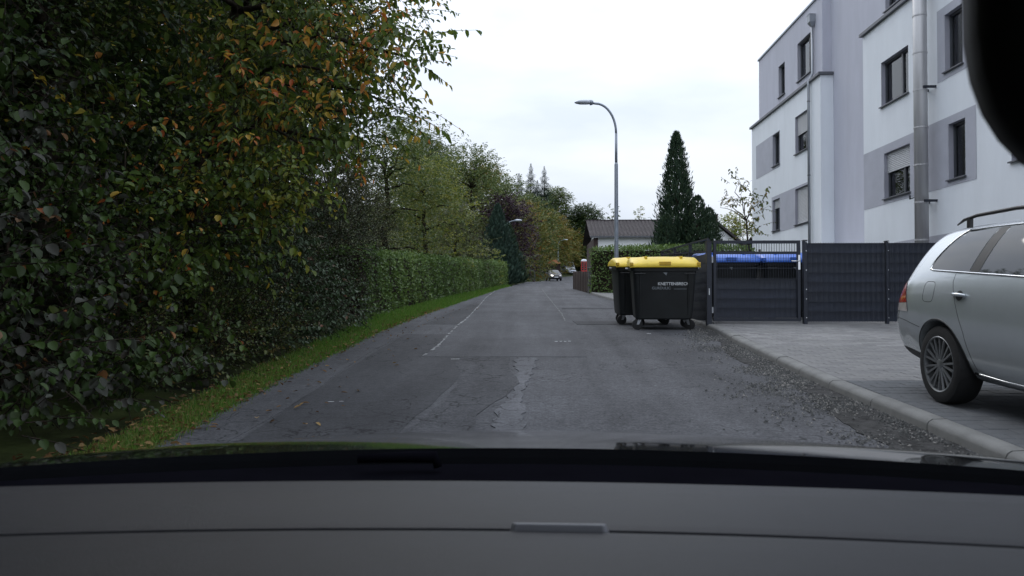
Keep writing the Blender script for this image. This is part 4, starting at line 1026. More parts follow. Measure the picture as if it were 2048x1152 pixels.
# ------------------------------------------------------------------ fence, gate
FY = 15.5
def rods_mesh(W, z0, z1, step=.05, r=.003, horiz=True):
    mb = MB(); x = step / 2
    while x < W:
        mb.box(x - r, x + r, -r, r, z0, z1); x += step
    return mb
strip_cache = {}
def strip_panel(parent, W, z0, z1, loc, rz=0, hs=.19):
    """privacy strips woven through a rod mat"""
    n = int(round((z1 - z0) / hs)); h = (z1 - z0) / n
    for sh_ in ('strip', 'strip1', 'strip2'):
        key = (round(W, 2), round(h, 3), sh_)
        if key in strip_cache: continue
        vs = []; fs = []; m_ = max(8, int(W / .05)); r = random.Random(3)
        for k in range(m_ + 1):
            x = W * k / m_; yy = .006 * (1 if k % 2 else -1) * .5
            for z in (0.002, h * .5, h - .002):
                vs.append((x, yy + (0.003 if z == h * .5 else 0), z + r.uniform(-.001, .001)))
        for k in range(m_):
            for q in range(2):
                a = k * 3 + q; fs.append((a, a + 3, a + 4, a + 1))
        me = MB().add(vs, fs).mesh('privacy_strip'); me.materials.append(M[sh_]); strip_cache[key] = me
    for k in range(n):
        o = link('privacy_strip', strip_cache[(round(W, 2), round(h, 3), random.choice(('strip', 'strip', 'strip1', 'strip2')))], None, parent); o.location = Vector(loc) + Vector((0, 0, z0 + k * h)); o.rotation_euler = (random.uniform(-.012, .012), 0, rz)
    mb = rods_mesh(W, z0 - .02, z1 + .02, .05, .0018)
    o = mb.build('rod_mat', M['anth'], parent, loc=Vector(loc) + Vector((0, -.012 * math.cos(rz), 0)), rot=(0, 0, rz)); o['kind'] = 'stuff'
    hz_ = MB()
    for k in range(n + 1): hz_.box(0, W, -.020, -.008, z0 + k * h - .005, z0 + k * h + .005)
    o = hz_.build('cross_rod', M['anth'], parent, loc=loc, rot=(0, 0, rz)); o['kind'] = 'stuff'
fz = float(gz(FY)) + .12
fence = thing('privacy_fence', 'anthracite fence panels with woven privacy strips right of the gate', 'fence', (5.36, FY, fz))
for (x, w, top, fr_) in ((0, .07, 2.49, .07), (1.60, .05, 2.47, .05), (3.2, .05, 2.46, .05), (4.72, .05, 2.46, .05)):
    p_ = MB().box(x - w / 2, x + w / 2, -.05, .05, -.1, top - fz).build('post', M['anth'], fence, bevel=.004)
    MB().box(x - w / 2 - .004, x + w / 2 + .004, -.055, .055, top - fz + .001, top - fz + .018).build('post_cap', M['plastic'], p_)
    for z in (.10, .47, .66, 1.04, 1.42, 1.6):
        MB().tube([(x + .012, -.058, z), (x + .012, -.05, z)], .009, 6).build('bolt', M['chrome'], p_)
for x in (.04, 1.63, 3.23): strip_panel(fence, 1.54 if x > .1 else 1.53, .03, 2.44 - fz, (x, 0, 0))
side = thing('privacy_fence', 'anthracite side fence running back along the kerb behind the yellow-lidded bins', 'fence', (3.49, FY + .1, fz))
sz_ = math.atan2(4.5, -0.13)
sv = Vector((-0.13, 4.5, 0)).normalized()
for d_, top in ((0.0, 1.66), (1.6, 1.68), (3.2, 1.7), (4.75, 1.74)):
    q = sv * d_
    MB().box(q.x - .03, q.x + .03, q.y - .03, q.y + .03, S * d_ - .1, top).build('post', M['anth'], side)
for d_ in (0.03, 1.63, 3.23):
    q = sv * d_
    strip_panel(side, 1.52, .04 + S * d_, 1.38 + S * d_, (q.x, q.y, 0), sz_)
    r2 = sv * (d_ + 1.54)
    MB().bar((q.x, q.y, 1.68 + .012 * d_), (r2.x, r2.y, 1.68 + .012 * (d_ + 1.54)), .035).bar((q.x, q.y, 1.42 + S * d_), (r2.x, r2.y, 1.42 + S * (d_ + 1.54)), .03).build('top_rail', M['anth'], side)
    bars = MB()
    for k in range(1, 15):
        b2 = sv * (d_ + k * .1); bars.box(b2.x - .004, b2.x + .004, b2.y - .004, b2.y + .004, 1.4 + S * d_, 1.68 + .012 * d_)
    o = bars.build('rod_mat', M['anth'], side); o['kind'] = 'stuff'
gate = thing('gate', 'anthracite swing gate with open bars on top in front of the blue-lidded bins', 'gate', (3.47, FY, fz))
gp = MB().box(-.05, .05, -.06, .06, -.12, 2.47 - fz).build('gate_post', M['anth'], gate, bevel=.005)
MB().box(-.056, .056, -.066, .066, 2.472 - fz, 2.49 - fz).build('post_cap', M['plastic'], gp)
for z in (.25, 1.25): MB().box(.05, .085, -.03, .03, z - .06, z + .06).build('hinge', M['cast'], gate)
x0, x1, z0, z1 = .09, 1.80, .03, 1.63
gf = MB().box(x0, x0 + .06, -.03, .03, z0, z1).box(x1 - .06, x1, -.03, .03, z0, z1).box(x0 + .06, x1 - .06, -.029, .029, z1 - .06, z1).box(x0 + .06, x1 - .06, -.029, .029, z0, z0 + .06).box(x0 + .06, x1 - .06, -.029, .029, 1.36, 1.41)
gf.build('gate_frame', M['anth'], gate, bevel=.003)
for k in range(1, 32):
    xx = x0 + .06 + (x1 - x0 - .12) * k / 32
    MB().box(xx - .004, xx + .004, -.004, .004, 1.41, z1 - .06).build('bar', M['anth'], gate)
strip_panel(gate, x1 - x0 - .12, z0 + .07, .86, (x0 + .06, 0.01, 0))
o = rods_mesh(x1 - x0 - .12, .86, 1.36, .05, .0028).build('rod_mat', M['anth'], gate, loc=(x0 + .06, 0, 0)); o['kind'] = 'stuff'
hz_ = MB()
for z in (.88, 1.08, 1.28): hz_.box(x0 + .06, x1 - .06, -.012, -.005, z - .004, z + .004)
o = hz_.build('cross_rod', M['anth'], gate); o['kind'] = 'stuff'
lk = MB().box(x1 - .05, x1 - .01, -.045, -.031, 1.05, 1.34).build('lock_plate', M['chrome'], gate)
MB().tube([(x1 - .03, -.045, 1.22), (x1 - .03, -.085, 1.22), (x1 - .2, -.085, 1.215)], .01, 8).build('handle', M['chrome'], lk, smooth=True)
MB().box(x0 - .105, x0 - .085, -.075, -.061, .55, .68).build('door_bell', M['printed'], gate)
# second row of rails seen over the gate, rear of the enclosure
rear = thing('rear_rail_fence', 'low anthracite rail fence at the back of the bin enclosure', 'fence', (3.6, 19.6, float(gz(19.6)) + .12))
MB().bar((0, 0, 1.25), (2.2, 0, 1.25), .05).build('top_rail', M['anth'], rear)
for x in (.03, 1.1, 2.17): MB().box(x - .025, x + .025, -.026, .026, -.1, 1.35).build('post', M['anth'], rear)
bars = MB()
for k in range(1, 44): bars.box(k * .05 - .003, k * .05 + .003, -.004, .004, .05, 1.25)
o = bars.build('rod_mat', M['anth'], rear); o['kind'] = 'stuff'

# ------------------------------------------------------------------ large wheeled bins
def rrect(w, d, r, z, n=4, cx=0, cy=0):
    pts = []
    for (sx, sy, a0) in ((1, 1, 0), (-1, 1, 90), (-1, -1, 180), (1, -1, 270)):
        for k in range(n + 1):
            a = R(a0 + 90 * k / n)
            pts.append((cx + sx * (w / 2 - r) + r * math.cos(a), cy + sy * (d / 2 - r) + r * math.sin(a), z))
    return pts
def make_bin(label, lid, grip, loc, rz, logo=True, group=None):
    t = thing('waste_container', label, 'bin', loc, (math.atan(S), 0, rz), group)
    W, Dp = 1.27, 0.98
    b_ = MB(); b_.loft([rrect(1.04, .74, .10, .205), rrect(1.09, .79, .10, .23), rrect(1.12, .82, .09, .42), rrect(1.21, .95, .09, 1.13), rrect(1.215, .955, .09, 1.145), rrect(W + .02, Dp + .03, .10, 1.15), rrect(W + .03, Dp + .04, .10, 1.235), rrect(W, Dp, .10, 1.245)])
    body = b_.build('body', M['binbody'], t, angle=35)
    for x in (-.46, .0, .46):   # ribs on the front wall
        if x: MB().add([(x - .02, -.395, .30), (x + .02, -.395, .30), (x + .02, -.485, 1.13), (x - .02, -.485, 1.13), (x - .012, -.406, .30), (x + .012, -.406, .30), (x + .012, -.497, 1.13), (x - .012, -.497, 1.13)], [(4,5,6,7),(0,4,7,3),(5,1,2,6)]).build('rib', M['binbody'], body)
    # lid: a curved shell, highest towards the hinge
    L_ = []
    for k, (y, z) in enumerate([(-.55, 1.235), (-.552, 1.275), (-.52, 1.305), (-.40, 1.365), (-.2, 1.41), (0, 1.425), (.2, 1.42), (.4, 1.385), (.49, 1.34), (.51, 1.25)]):
        hw = W / 2 + .035
        L_.append([(-hw, y, min(z, 1.25) - .012), (-hw + .004, y, z - .06 if z > 1.3 else z - .02), (-hw + .06, y, z - .012), (-hw * .5, y, z), (0, y, z + .004), (hw * .5, y, z), (hw - .06, y, z - .012), (hw - .004, y, z - .06 if z > 1.3 else z - .02), (hw, y, min(z, 1.25) - .012)])
    ld = MB().loft(L_, cap=True, closed=True).build('lid', lid, t, angle=50)
    for x in (-.34, .34): MB().box(x - .025, x + .025, -.30, .40, 1.40, 1.432).build('lid_rib', lid, ld, bevel=.006)
    MB().box(-.11, .11, -.566, -.49, 1.262, 1.33).build('grip', grip, ld, bevel=.01)
    for s in (-1, 1):
        MB().box(s * (W / 2) - .03, s * (W / 2) + .03, -.585, -.47, 1.25, 1.315).build('grip', grip, ld, bevel=.012)
        MB().tube([(s * (W / 2 + .01), 0, 1.19), (s * (W / 2 + .085), 0, 1.19)], .022, 10).build('trunnion', M['cast'], t)
        MB().tube([(s * .47 - .1, -.515, 1.10), (s * .47 - .1, -.535, 1.10), (s * .47 + .1, -.535, 1.10), (s * .47 + .1, -.515, 1.10)], .009, 6).build('handle', M['binbody'], t)
    # casters
    for sx in (-1, 1):
        for sy in (-1, 1):
            px, py = sx * .46, sy * .31; a = R(random.uniform(52, 118)); A_ = Vector((math.cos(a), math.sin(a), 0)); T_ = Vector((-A_.y, A_.x, 0)) * random.choice((-1, 1)); c_ = Vector((px, py, .105)) + T_ * .045
            fk = MB()
            for s_ in (-1, 1):
                q0 = Vector((px, py, .2)) + A_ * .03 * s_; q1 = c_ + A_ * .034 * s_
                fk.add([q0 - T_ * .03, q0 + T_ * .04, q1 + T_ * .02, q1 - T_ * .025], [(0, 1, 2, 3)])
            fk.tube([(px, py, .19), (px, py, .225)], .045, 10)
            f = fk.build('caster_fork', M['cast'], t)
            MB().tube([c_ - A_ * .022, c_ - A_ * .018, c_ + A_ * .018, c_ + A_ * .022], [.088, .105, .105, .088], 18).build('caster_wheel', M['rubber'], f, angle=40)
    MB().add([(-.03, -.4885, 1.12), (.05, -.4885, 1.12), (.03, -.4825, 1.06), (-.09, -.486, 1.10), (.03, -.4865, 1.10)], [(0, 2, 1)]).build('sticker', M['printgrey'], t)
    if logo:
        tl = math.atan2(.065, .71)
        def put(me, name, mm, x, y, z): 
            o = link(name, me, mm, t); o.location = (x, y, z); o.rotation_euler = (R(90) + tl, 0, 0); return o
        yf = lambda z: -.412 - (z - .42) * (.065 / .71) - .004
        put(text_mesh('KNETTENBRECH', .080, offset=.0012), 'lettering', M['printed'], -.13, yf(.875), .875)
        put(text_mesh('GURDULIC', .072, offset=.001), 'lettering', M['printgrey'], -.24, yf(.795), .795)
        MB().box(.18, .42, yf(.80) - .001, yf(.80) + .002, .797, .803).build('underline', M['printgrey'], t)
        s_ = link('lettering', text_mesh('KNETTENBRECH', .055), M['printgrey'], t); s_.location = (-.5775, .28, .88); s_.rotation_euler = (R(90) + .09, 0, R(-90))
    return t
zb = lambda y: float(gz(y)) + .002
make_bin('nearer black waste container with yellow lid and white lettering', M['yellow'], M['dyellow'], (2.54, 15.5, zb(15.5)), R(-3))
make_bin('black yellow-lidded waste container half hidden behind the lettered one', M['yellow'], M['dyellow'], (2.33, 16.8, zb(16.8)), R(4))
make_bin('blue-lidded waste container behind the gate, next to the gate post', M['blue'], M['blue'], (4.15, 17.1, zb(17.1) + .097), R(2), False)
make_bin('blue-lidded waste container behind the gate, on the handle side', M['blue'], M['blue'], (5.5, 17.0, zb(17.0) + .097), R(-2), False)

# ------------------------------------------------------------------ street lamps
def lamp(label, loc, H, arm, rz=0):
    t = thing('street_lamp', label, 'street lamp', loc, (0, 0, rz), 'street lamps along the road')
    MB().tube([(0, 0, -.1), (0, 0, .3), (0, 0, H * .68), (0, 0, H * .69)], [.085, .08, .066, .05], 14).tube([(0, 0, H * .68), (0, 0, H * .84)], [.05, .045], 12).build('pole', M['galv'], t, smooth=True)
    pts = [(0, 0, H * .839)]
    for k in range(1, 11):
        a = R(90 * k / 10); pts.append((-arm * .62 * (1 - math.cos(a)), 0, H * .84 + H * .155 * math.sin(a)))
    pts.append((-arm * .75, 0, H * .998))
    MB().tube(pts, .042, 10).build('arm', M['galv'], t, smooth=True)
    hd = []
    for x, w, h in ((-.70, .09, .09), (-.76, .11, .13), (-.80, .11, .13)): hd.append([(arm * x, w * math.cos(q), H + h * .75 * math.sin(q)) for q in np.linspace(0, 2 * math.pi, 13)[:-1]])
    MB().loft(hd).build('lamp_collar', M['galv'], t, smooth=True)
    hd = []
    for x, w, h in ((-.80, .11, .10), (-.92, .15, .11), (-1.1, .16, .10), (-1.22, .11, .06), (-1.27, .04, .02)): hd.append([(arm * x, w * math.cos(q), H + .01 + h * (.9 if math.sin(q) > 0 else .7) * math.sin(q)) for q in np.linspace(0, 2 * math.pi, 15)[:-1]])
    MB().loft(hd).build('lamp_head', M['lampglass'], t, smooth=True)
    return t
lamp('tall curved street lamp standing behind the yellow-lidded bins', (2.97, 28, float(gz(28)) + .1), 7.05, 1.18)
lamp('curved street lamp beside the dark conifer, arm pointing to the road', (-2.15, 57.5, float(gz(57.5))), 4.6, 1.0, math.pi)
lamp('small far street lamp above the wooden shed', (3.95, 127, float(gz(127))), 6.0, 1.3, math.pi)

# ------------------------------------------------------------------ houses
hs = thing('house', 'white bungalow with long brown tiled roof behind the tall conifer', 'house', (9, 62, float(gz(62)) - .1))
HO = Vector(hs.location)
ze, zr = 6.38, 8.0
LB(HO).box(4.95, 14.2, 60, 68, HO.z, ze).add([(14.2, 60, ze), (14.2, 68, ze), (14.2, 64, zr - .1)], [(0, 1, 2)]).add([(4.95, 60, ze), (4.95, 68, ze), (4.95, 64, zr - .1)], [(2, 1, 0)]).build('wall', M['house'], hs)
rf = LB(HO).add([(4.3, 59.75, ze - .02), (14.5, 59.75, ze - .02), (14.5, 64, zr), (4.3, 64, zr), (14.5, 68.6, ze - .1), (4.3, 68.6, ze - .1)], [(0, 1, 2, 3), (3, 2, 4, 5)]).build('roof', M['roof'], hs)
tl_ = LB(HO); nr = 13
for k in range(nr):
    y0, y1 = 59.7 + 4.25 * k / nr, 59.7 + 4.25 * (k + 1.25) / nr
    za, zb2 = ze + .02 + (zr - ze + .02) * k / nr, ze - .02 + (zr - ze + .02) * (k + 1.25) / nr
    for q in range(34):
        xa = 4.3 + .30 * q
        tl_.add([(xa, y0, za), (xa + .15, y0, za + .04), (xa + .285, y0, za), (xa + .285, y1, zb2), (xa + .15, y1, zb2 + .04), (xa, y1, zb2), (xa, y0, za - .06), (xa + .285, y0, za - .06)], [(0, 1, 4, 5), (1, 2, 3, 4), (0, 6, 7, 2, 1)])
o = tl_.build('roof_tiling', M['roof'], rf); o['kind'] = 'stuff'
LB(HO).box(4.25, 14.55, 63.85, 64.15, zr + .0, zr + .09).build('ridge', M['roof'], rf)
LB(HO).box(4.3, 14.5, 59.6, 59.72, ze - .12, ze - .0).build('gutter', M['sill'], rf)
LB(HO).box(4.62, 4.94, 59.9, 68, HO.z, ze - .12).build('timber_porch', M['dwood'], hs)
LB(HO).box(11.2, 11.5, 60.3 - .6, 60.1, ze - .9, ze - .3).build('flue_cap', M['zinc'], hs)
h2 = thing('house', 'white gabled house with chimney between conifers and apartment building', 'house', (14, 56, float(gz(56)) - .1))
HO = Vector(h2.location)
LB(HO).box(10.2, 14.4, 55, 62, HO.z, 5.45).add([(10.2, 55, 5.45), (14.4, 55, 5.45), (12.3, 55, 7.2)], [(0, 1, 2)]).build('wall', M['house'], h2)
rf = LB(HO).add([(12.3, 54.6, 7.36), (14.85, 54.6, 5.25), (14.85, 62, 5.25), (12.3, 62, 7.36), (9.75, 54.6, 5.25), (9.75, 62, 5.25)], [(0, 1, 2, 3), (4, 0, 3, 5)])
rf.add([(12.3, 54.58, 7.24), (14.85, 54.58, 5.13), (14.85, 54.58, 5.33), (12.3, 54.58, 7.44), (9.75, 54.58, 5.13), (9.75, 54.58, 5.33)], [(0, 1, 2, 3), (4, 0, 3, 5)])
rf = rf.build('roof', M['roof'], h2)
LB(HO).box(12.6, 13.1, 55.6, 56.1, 6.5, 7.5).box(12.55, 13.15, 55.55, 56.15, 7.501, 7.58).build('chimney', M['dwood'], rf)
an = LB(HO).tube([(11.6, 57, 7.2), (11.6, 57, 9.6)], .025, 5)
an.bar((11.2, 57, 8.2), (12.3, 57, 8.2), .03).bar((11.4, 56.9, 8.6), (11.8, 57.1, 8.6), .03)
an.build('antenna', M['zinc'], h2)
h3 = thing('garage', 'low brown-roofed outbuilding between white gable and apartment building', 'garage', (14.5, 50, float(gz(50)) - .1))
HO = Vector(h3.location)
LB(HO).box(14.3, 18, 48, 53, HO.z, 4.6).build('wall', M['house'], h3)
LB(HO).add([(14.0, 47.7, 4.55), (18.3, 47.7, 4.55), (18.3, 50.5, 5.5), (14.0, 50.5, 5.5), (18.3, 53.3, 4.55), (14, 53.3, 4.55)], [(0, 1, 2, 3), (3, 2, 4, 5)]).build('roof', M['roof'], h3)

# ------------------------------------------------------------------ wooden board fence, pillar, shed, booth
bf = thing('board_fence', 'weathered wooden board fence at the roadside before the hedge', 'fence', (2.53, 35.55, float(gz(35.55))))
for k in range(13):
    y = .15 + k * .42; x = -.0366 * k
    MB().box(x - .03, x + .03, y, y + .36, -.1, .95 + S * y + random.uniform(-.02, .02)).build('board', M['wood' if k % 2 else 'dwood'], bf)
for z in (.3, .75): MB().bar((.05, 0, z), (-.44, 5.6, z + S * 5.6), .05).build('rail', M['dwood'], bf)
gpil = thing('stone_pillar', 'rough grey stone gate pillar at the hedge corner', 'pillar', (2.62, 35.2, float(gz(35.2))))
for k in range(6):
    a = .17 + random.uniform(-.012, .012)
    MB().box(-a, a, -a, a, -.1 + k * .2 + .004, -.1 + k * .2 + .196).build('stone_block', M['stone'], gpil, bevel=.02)
MB().box(-.2, .2, -.2, .2, 1.1, 1.16).build('pillar_cap', M['stone'], gpil, bevel=.015)
rp_ = thing('roadside_post', 'low pale wooden rail between two posts beside the oncoming car', 'rail', (-0.75, 68, float(gz(68))))
for x in (0, .8): MB().box(x - .05, x + .05, -.05, .05, -.1, .95).build('post', M['stone'], rp_)
MB().box(-.05, .85, -.04, .04, .951, 1.05).build('rail', M['stone'], rp_)
sh = thing('wooden_shed', 'small brown board shed with orange tiled roof behind the oncoming car', 'shed', (3.0, 120, float(gz(120)) - .2))
for k in range(11): MB().box(-1.1 + k * .2, -1.1 + k * .2 + .19, -.02 * (k % 2), .05, 0, 2.45).build('board', M['dwood'], sh)
MB().box(-1.1, 1.1, .06, 2.5, 0, 2.4).build('wall', M['dwood'], sh)
MB().add([(-1.35, -.3, 2.4), (1.35, -.3, 2.4), (0, .9, 3.3), (-1.35, 2.8, 2.4), (1.35, 2.8, 2.4), (0, 1.7, 3.3), (-.2, -.3, 3.0)], [(0, 1, 2), (1, 4, 5, 2), (4, 3, 5), (3, 0, 2, 5)]).build('roof', M['orange_tile'], sh)
bt = thing('red_booth', 'narrow red booth with dark panes and white top beyond the board fence', 'booth', (8.15, 127, float(gz(127)) + .15))
MB().box(-.45, .45, -.45, .45, 0, .75).box(-.45, -.36, -.45, .45, .751, 2.3).box(.36, .45, -.45, .45, .751, 2.3).box(-.05, .05, -.45, -.40, .751, 2.3).box(-.36, .36, -.449, -.40, 2.15, 2.299).box(-.36, .36, .3, .449, .751, 2.3).build('body', M['red'], bt)
for k in range(4): MB().box(-.36, .36, -.447, -.41, .75 + .36 * k, .75 + .36 * k + .07).build('glazing_bar', M['red'], bt)
for sx in (-1, 1):
    for k in range(4): MB().box(min(sx * .05, sx * .36), max(sx * .05, sx * .36), -.40, -.385, .82 + .36 * k, 1.11 + .36 * k).build('pane', M['glass'], bt)
MB().loft([rrect(.96, .96, .05, 2.3), rrect(.96, .96, .05, 2.45), rrect(.7, .7, .1, 2.62), rrect(.3, .3, .1, 2.68)]).build('roof', M['whitepaint'], bt)
# ------------------------------------------------------------------ vehicles (local: x right, y from tail 0 to nose, z up)
def loft_body(st, subs=2):
    """st rows: y, zb, zs(shoulder), zt, w_low, w_mid, w_sh, w_top"""
    mb = MB(); rings = []
    for (y, zb_, zs, zt, wl, wm, ws, wt) in st:
        half = [(wl * .8, zb_), (wl, zb_ + .05), (wm, zb_ + (zs - zb_) * .45), (wm * .995, zb_ + (zs - zb_) * .78), (ws, zs), (ws * .45 + wt * .55, zs + (zt - zs) * .55), (wt, zt - min(.07, (zt - zs) * .3)), (wt * .86, zt - min(.025, (zt - zs) * .12)), (wt * .45, zt - .004)]
        ring = [(x, y, z) for x, z in half] + [(0, y, zt)] + [(-x, y, z) for x, z in reversed(half)] + [(0, y, zb_)]
        rings.append(ring)
    mb.loft(rings)
    o = mb.build('tmp', None)
    m_ = o.modifiers.new('s', 'SUBSURF'); m_.levels = subs; m_.render_levels = subs
    return o
def cut(o, centers, r, wx):
    tmp = []
    for (y, z) in centers:
        for s in (-1, 1):
            c = MB().tube([(s * (wx - .26), y, z), (s * (wx + .4), y, z)], r, 40).build('tmpc', None); tmp.append(c)
            m_ = o.modifiers.new('b', 'BOOLEAN'); m_.operation = 'DIFFERENCE'; m_.object = c; m_.solver = 'EXACT'
    bpy.context.view_layer.update()
    me = bpy.data.meshes.new_from_object(o.evaluated_get(bpy.context.evaluated_depsgraph_get()))
    for c in tmp: bpy.data.objects.remove(c)
    bpy.data.objects.remove(o)
    me.shade_smooth(); me.set_sharp_from_angle(angle=R(38)); me.materials.clear()
    return me
class Skin:
    """projects side-view or front-view outlines onto the body"""
    def __init__(s, me):
        bm = bmesh.new(); bm.from_mesh(me); s.t = BVHTree.FromBMesh(bm); bm.free()
    def side(s, y, z, off=.003, sg=1):
        h = s.t.ray_cast(Vector((sg * 2, y, z)), Vector((-sg, 0, 0)))
        return h[0] + Vector((sg * off, 0, 0)) if h[0] else None
    def end(s, x, z, off=.003, front=True):
        h = s.t.ray_cast(Vector((x, 9 if front else -4, z)), Vector((0, -1 if front else 1, 0)))
        return h[0] + Vector((0, off if front else -off, 0)) if h[0] else None
def lerp_poly(pl, t):
    L = [0]
    for a, b_ in zip(pl[:-1], pl[1:]): L.append(L[-1] + math.dist(a, b_))
    d = t * L[-1]
    for i in range(len(pl) - 1):
        if d <= L[i + 1] + 1e-9:
            f = (d - L[i]) / max(1e-9, L[i + 1] - L[i]); return tuple(pl[i][k] + (pl[i + 1][k] - pl[i][k]) * f for k in range(2))
    return pl[-1]
def patch(fn, low, high, nu=14, nv=6):
    vs = []; fs = []
    for i in range(nu + 1):
        a, b_ = lerp_poly(low, i / nu), lerp_poly(high, i / nu)
        for j in range(nv + 1):
            q = (a[0] + (b_[0] - a[0]) * j / nv, a[1] + (b_[1] - a[1]) * j / nv); vs.append(fn(*q))
    for i in range(nu):
        for j in range(nv):
            ids = (i*(nv+1)+j, (i+1)*(nv+1)+j, (i+1)*(nv+1)+j+1, i*(nv+1)+j+1)
            if all(vs[k] is not None for k in ids): fs.append(ids)
    vs = [v if v is not None else Vector((0, 0, 0.5)) for v in vs]
    return MB().add(vs, fs)
def trim(fn, pl, r, n=40, sides=6):
    pts = [fn(*lerp_poly(pl, i / n)) for i in range(n + 1)]
    return MB().tube([p for p in pts if p is not None], r, sides)

def make_wheel(parent, x, y, r, sg, W=.205):
    w = bpy.data.objects.new('wheel', None); C.objects.link(w); w.parent = parent; w.location = (x, y, r); 
    if sg < 0: w.rotation_euler = (0, 0, math.pi)
    key = (r, W)
    if key not in wheel_cache:
        rr = r * .715
        prof = [(-W*.5, rr), (-W*.52, r*.86), (-W*.46, r*.965), (-W*.3, r), (W*.3, r), (W*.46, r*.965), (W*.52, r*.86), (W*.5, rr), (W*.1, rr*.9), (-W*.3, rr*.9)]
        n = 48; rings = [[(a, b_ * math.cos(q), b_ * math.sin(q)) for a, b_ in prof] for q in np.linspace(0, 2 * math.pi, n + 1)]
        ty = MB().loft(rings, cap=False).mesh('tyre', angle=40); ty.materials.append(M['rubber'])
        rm = MB()
        pr = [(W*.50, rr*1.005), (W*.515, rr*.985), (W*.49, rr*.945), (W*.30, rr*.92), (-W*.3, rr*.90), (-W*.3, rr*1.0)]
        rm.loft([[(a, b_ * math.cos(q), b_ * math.sin(q)) for a, b_ in pr] for q in np.linspace(0, 2 * math.pi, n + 1)], cap=False)
        ns = 9
        for k in range(ns):
            for dq in (-.155, .155):
                q0 = 2 * math.pi * k / ns + dq * .35; q1 = 2 * math.pi * k / ns + dq
                a = (W*.40, rr*.13*math.cos(q0), rr*.13*math.sin(q0)); b_ = (W*.45, rr*.93*math.cos(q1), rr*.93*math.sin(q1))
                rm.bar(a, b_, rr * .060, rr * .075)
        rm.tube([(W*.28, 0, 0), (W*.43, 0, 0), (W*.46, 0, 0)], [rr*.2, rr*.19, rr*.14], 20)
        rim = rm.mesh('rim', angle=40); rim.materials.append(M['alloy'])
        dk = MB().tube([(-W*.1, 0, 0), (W*.12, 0, 0)], rr*.89, 32).mesh('brake_disc'); dk.materials.append(M['plastic'])
        wheel_cache[key] = (ty, rim, dk)
    ty, rim, dk = wheel_cache[key]
    link('tyre', ty, None, w); link('rim', rim, None, w); link('brake_disc', dk, None, w)
    return w
wheel_cache = {}

EST = [(-.03, .44, .60, .70, .56, .64, .60, .46), (.0, .34, .66, .86, .70, .77, .74, .56), (.05, .30, .80, .99, .75, .83, .795, .58), (.12, .27, .93, 1.14, .77, .86, .81, .60), (.24, .25, 1.0, 1.34, .77, .87, .825, .61), (.34, .24, 1.02, 1.44, .78, .885, .838, .605), (.5, .22, 1.03, 1.472, .80, .892, .845, .60),
       (.95, .20, 1.03, 1.488, .80, .895, .85, .615), (1.6, .20, 1.02, 1.505, .80, .892, .85, .62), (2.3, .20, 1.005, 1.49, .80, .89, .848, .62), (2.75, .20, .995, 1.43, .80, .89, .845, .60), (3.1, .20, .985, 1.25, .80, .89, .835, .62), (3.42, .20, .965, 1.055, .80, .89, .82, .66), (3.6, .20, .94, .995, .80, .885, .81, .66), (4.0, .21, .86, .93, .78, .87, .76, .6), (4.3, .23, .74, .83, .74, .83, .70, .52), (4.47, .28, .62, .70, .66, .72, .62, .45), (4.54, .36, .52, .57, .5, .55, .46, .35)]
